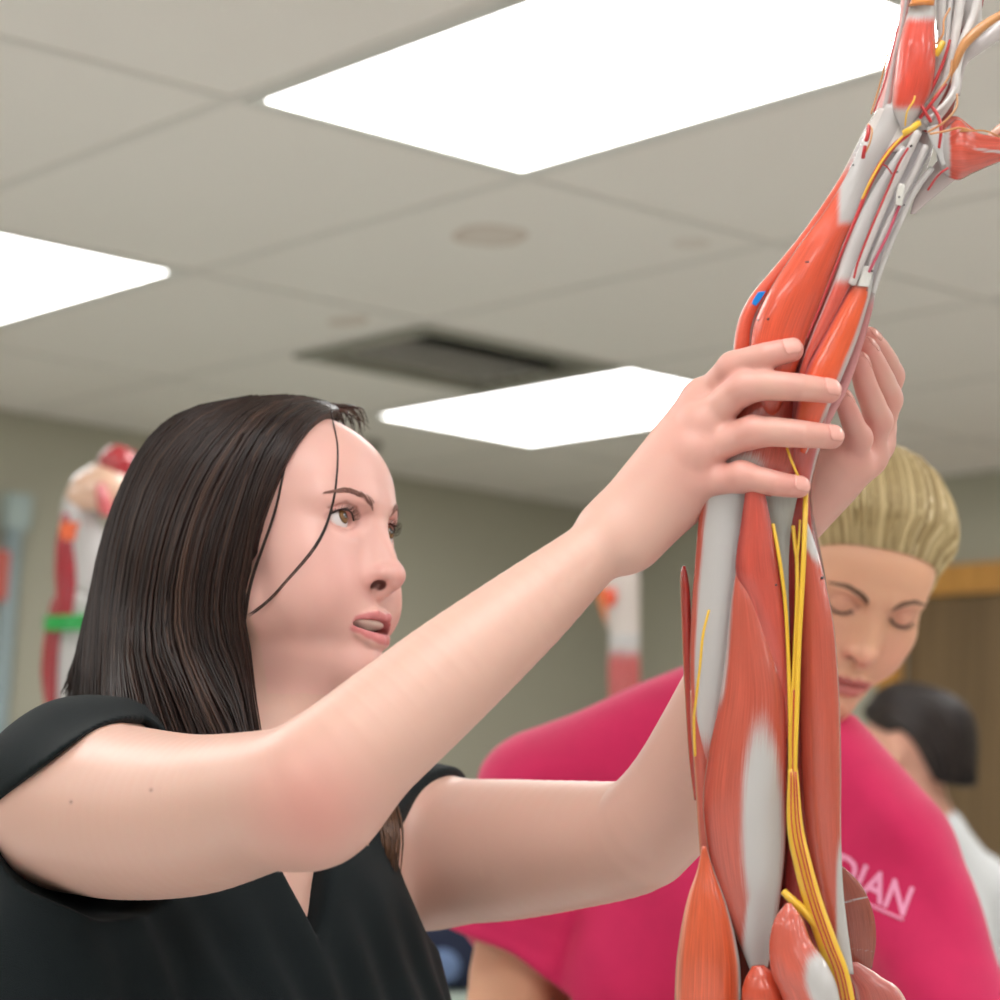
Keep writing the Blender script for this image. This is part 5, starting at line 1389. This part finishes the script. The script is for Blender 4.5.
for S_, s in ((RS3, 1), (LS3, -1)):
    f3.spline([S_, S_ + TB3 @ [s * .03, .03, -.15], S_ + TB3 @ [s * .03, .08, -.28], S_ + TB3 @ [s * -.0, .22, -.32], S_ + TB3 @ [-s * .03, .32, -.30]], [.05, .046, .04, .036, .026], .03)
    w3 = S_ + TB3 @ [-s * .03, .32, -.30]; dv = TB3 @ np.array([-s * .2, .97, .05]); sd = TB3 @ np.array([1., .2, 0]); up = zu
    mc = [w3 + dv * .085 + sd * o for o in (-.03, -.01, .01, .028)]
    hand(f3, [w3 - sd * .012, w3 + sd * .012], mc, [[m_, m_ + dv * .04 - up * .004, m_ + dv * .062 - up * .016, m_ + dv * .076 - up * .03] for m_ in mc], [[.011, .010, .009, .008]] * 4)
    f3.chain([w3 + dv * .02, w3 + dv * .05 - sd * s * .045, w3 + dv * .075 - sd * s * .05], [.015, .012, .009], .01)
PERSON3 = empty('person', T3(0, 0, 0) * [1, 1, 0], 'dark short-haired person in a white shirt in the far background by the wooden door', 'person')
V, Fq = f3.mesh(.004); V, Fq = keep_largest(V, Fq)
c = np.repeat(np.array(lin(222, 166, 144))[None], len(V), 0); c = head_colors(c, V, Rw3, O3, .001, mouth_open=False)
link('body', V, Fq, M_SKIN, PERSON3, colors=c)
eyes(PERSON3, Rw3, H3, Rw3 @ np.array([0, 1, -.1]), lin(90, 60, 40))
def HG3(l): return [H3(*p) for p in l]
g3 = [HG3([(x * a, y, z) for x, y, z in base]) for a, base in [
    (1, [(-70, -72, 30), (-78, -104, 36), (-76, -134, 8), (-62, -160, -52)]), (1, [(-66, -28, 46), (-80, -75, 62), (-76, -145, 20), (-50, -182, -60)]),
    (1, [(-44, -4, 64), (-56, -60, 104), (-48, -170, 60), (-26, -198, -62)]), (1, [(0, 6, 70), (0, -50, 116), (0, -180, 76), (0, -203, -64)]),
    (-1, [(-44, -4, 64), (-56, -60, 104), (-48, -170, 60), (-26, -198, -62)]), (-1, [(-66, -28, 46), (-80, -75, 62), (-76, -145, 20), (-50, -182, -60)]), (-1, [(-70, -72, 30), (-78, -104, 36), (-76, -134, 8), (-62, -160, -52)])]]
fh3 = Field(); fh3.p = [p for p in f3.p if p.op == 'u' and np.all(p.lo > O3 - .2) and np.all(p.hi < O3 + .2)]
hair_from_guides(g3, PERSON3, 'hair', M_HAIR, [lin(34, 28, 28), lin(60, 50, 46)], 300, .003, lift=.004, thick=.01, seed=21, fld=fh3, off=.003)
fs3 = Field(); g = .012
fs3.rc(NB3 - zu * .01, RS3, .058 + g, .052 + g, .03); fs3.rc(NB3 - zu * .01, LS3, .058 + g, .052 + g, .03)
fs3.ell(T3(0, 0, -.25), TB3, (.165 + g, .11 + g, .22), .05); fs3.ell(T3(0, 0, -.55), TB3, (.16, .115, .22), .06)
for S_, s in ((RS3, 1), (LS3, -1)): fs3.spline([S_, S_ + TB3 @ [s * .03, .03, -.15], S_ + TB3 @ [s * .03, .075, -.25]], [.06, .062, .058], .03)
fs3.rc(NB3 - zu * .0, H3(0, -72, -80), .062, .07, .008, 's')
fs3.custom(lambda P: .003 * np.sin(P[:, 0] * 60 + 2 * np.sin(P[:, 2] * 20)), np.array([-9, -9, -9]), np.array([9, 9, 9]), .004, 'd')
V, Fq = fs3.mesh(.005); V, Fq = keep_largest(V, Fq); link('white_shirt', V, Fq, mat('white_cotton', lin(226, 228, 230), .85, .2, bump=.2, bscale=600), PERSON3)
def legs_T3(a, b, c): p = NB3 + sx3 * a + fx * b; return p
legs(PERSON3, legs_T3, M_JEAN, M_SHOE, NB3[2] - .60)
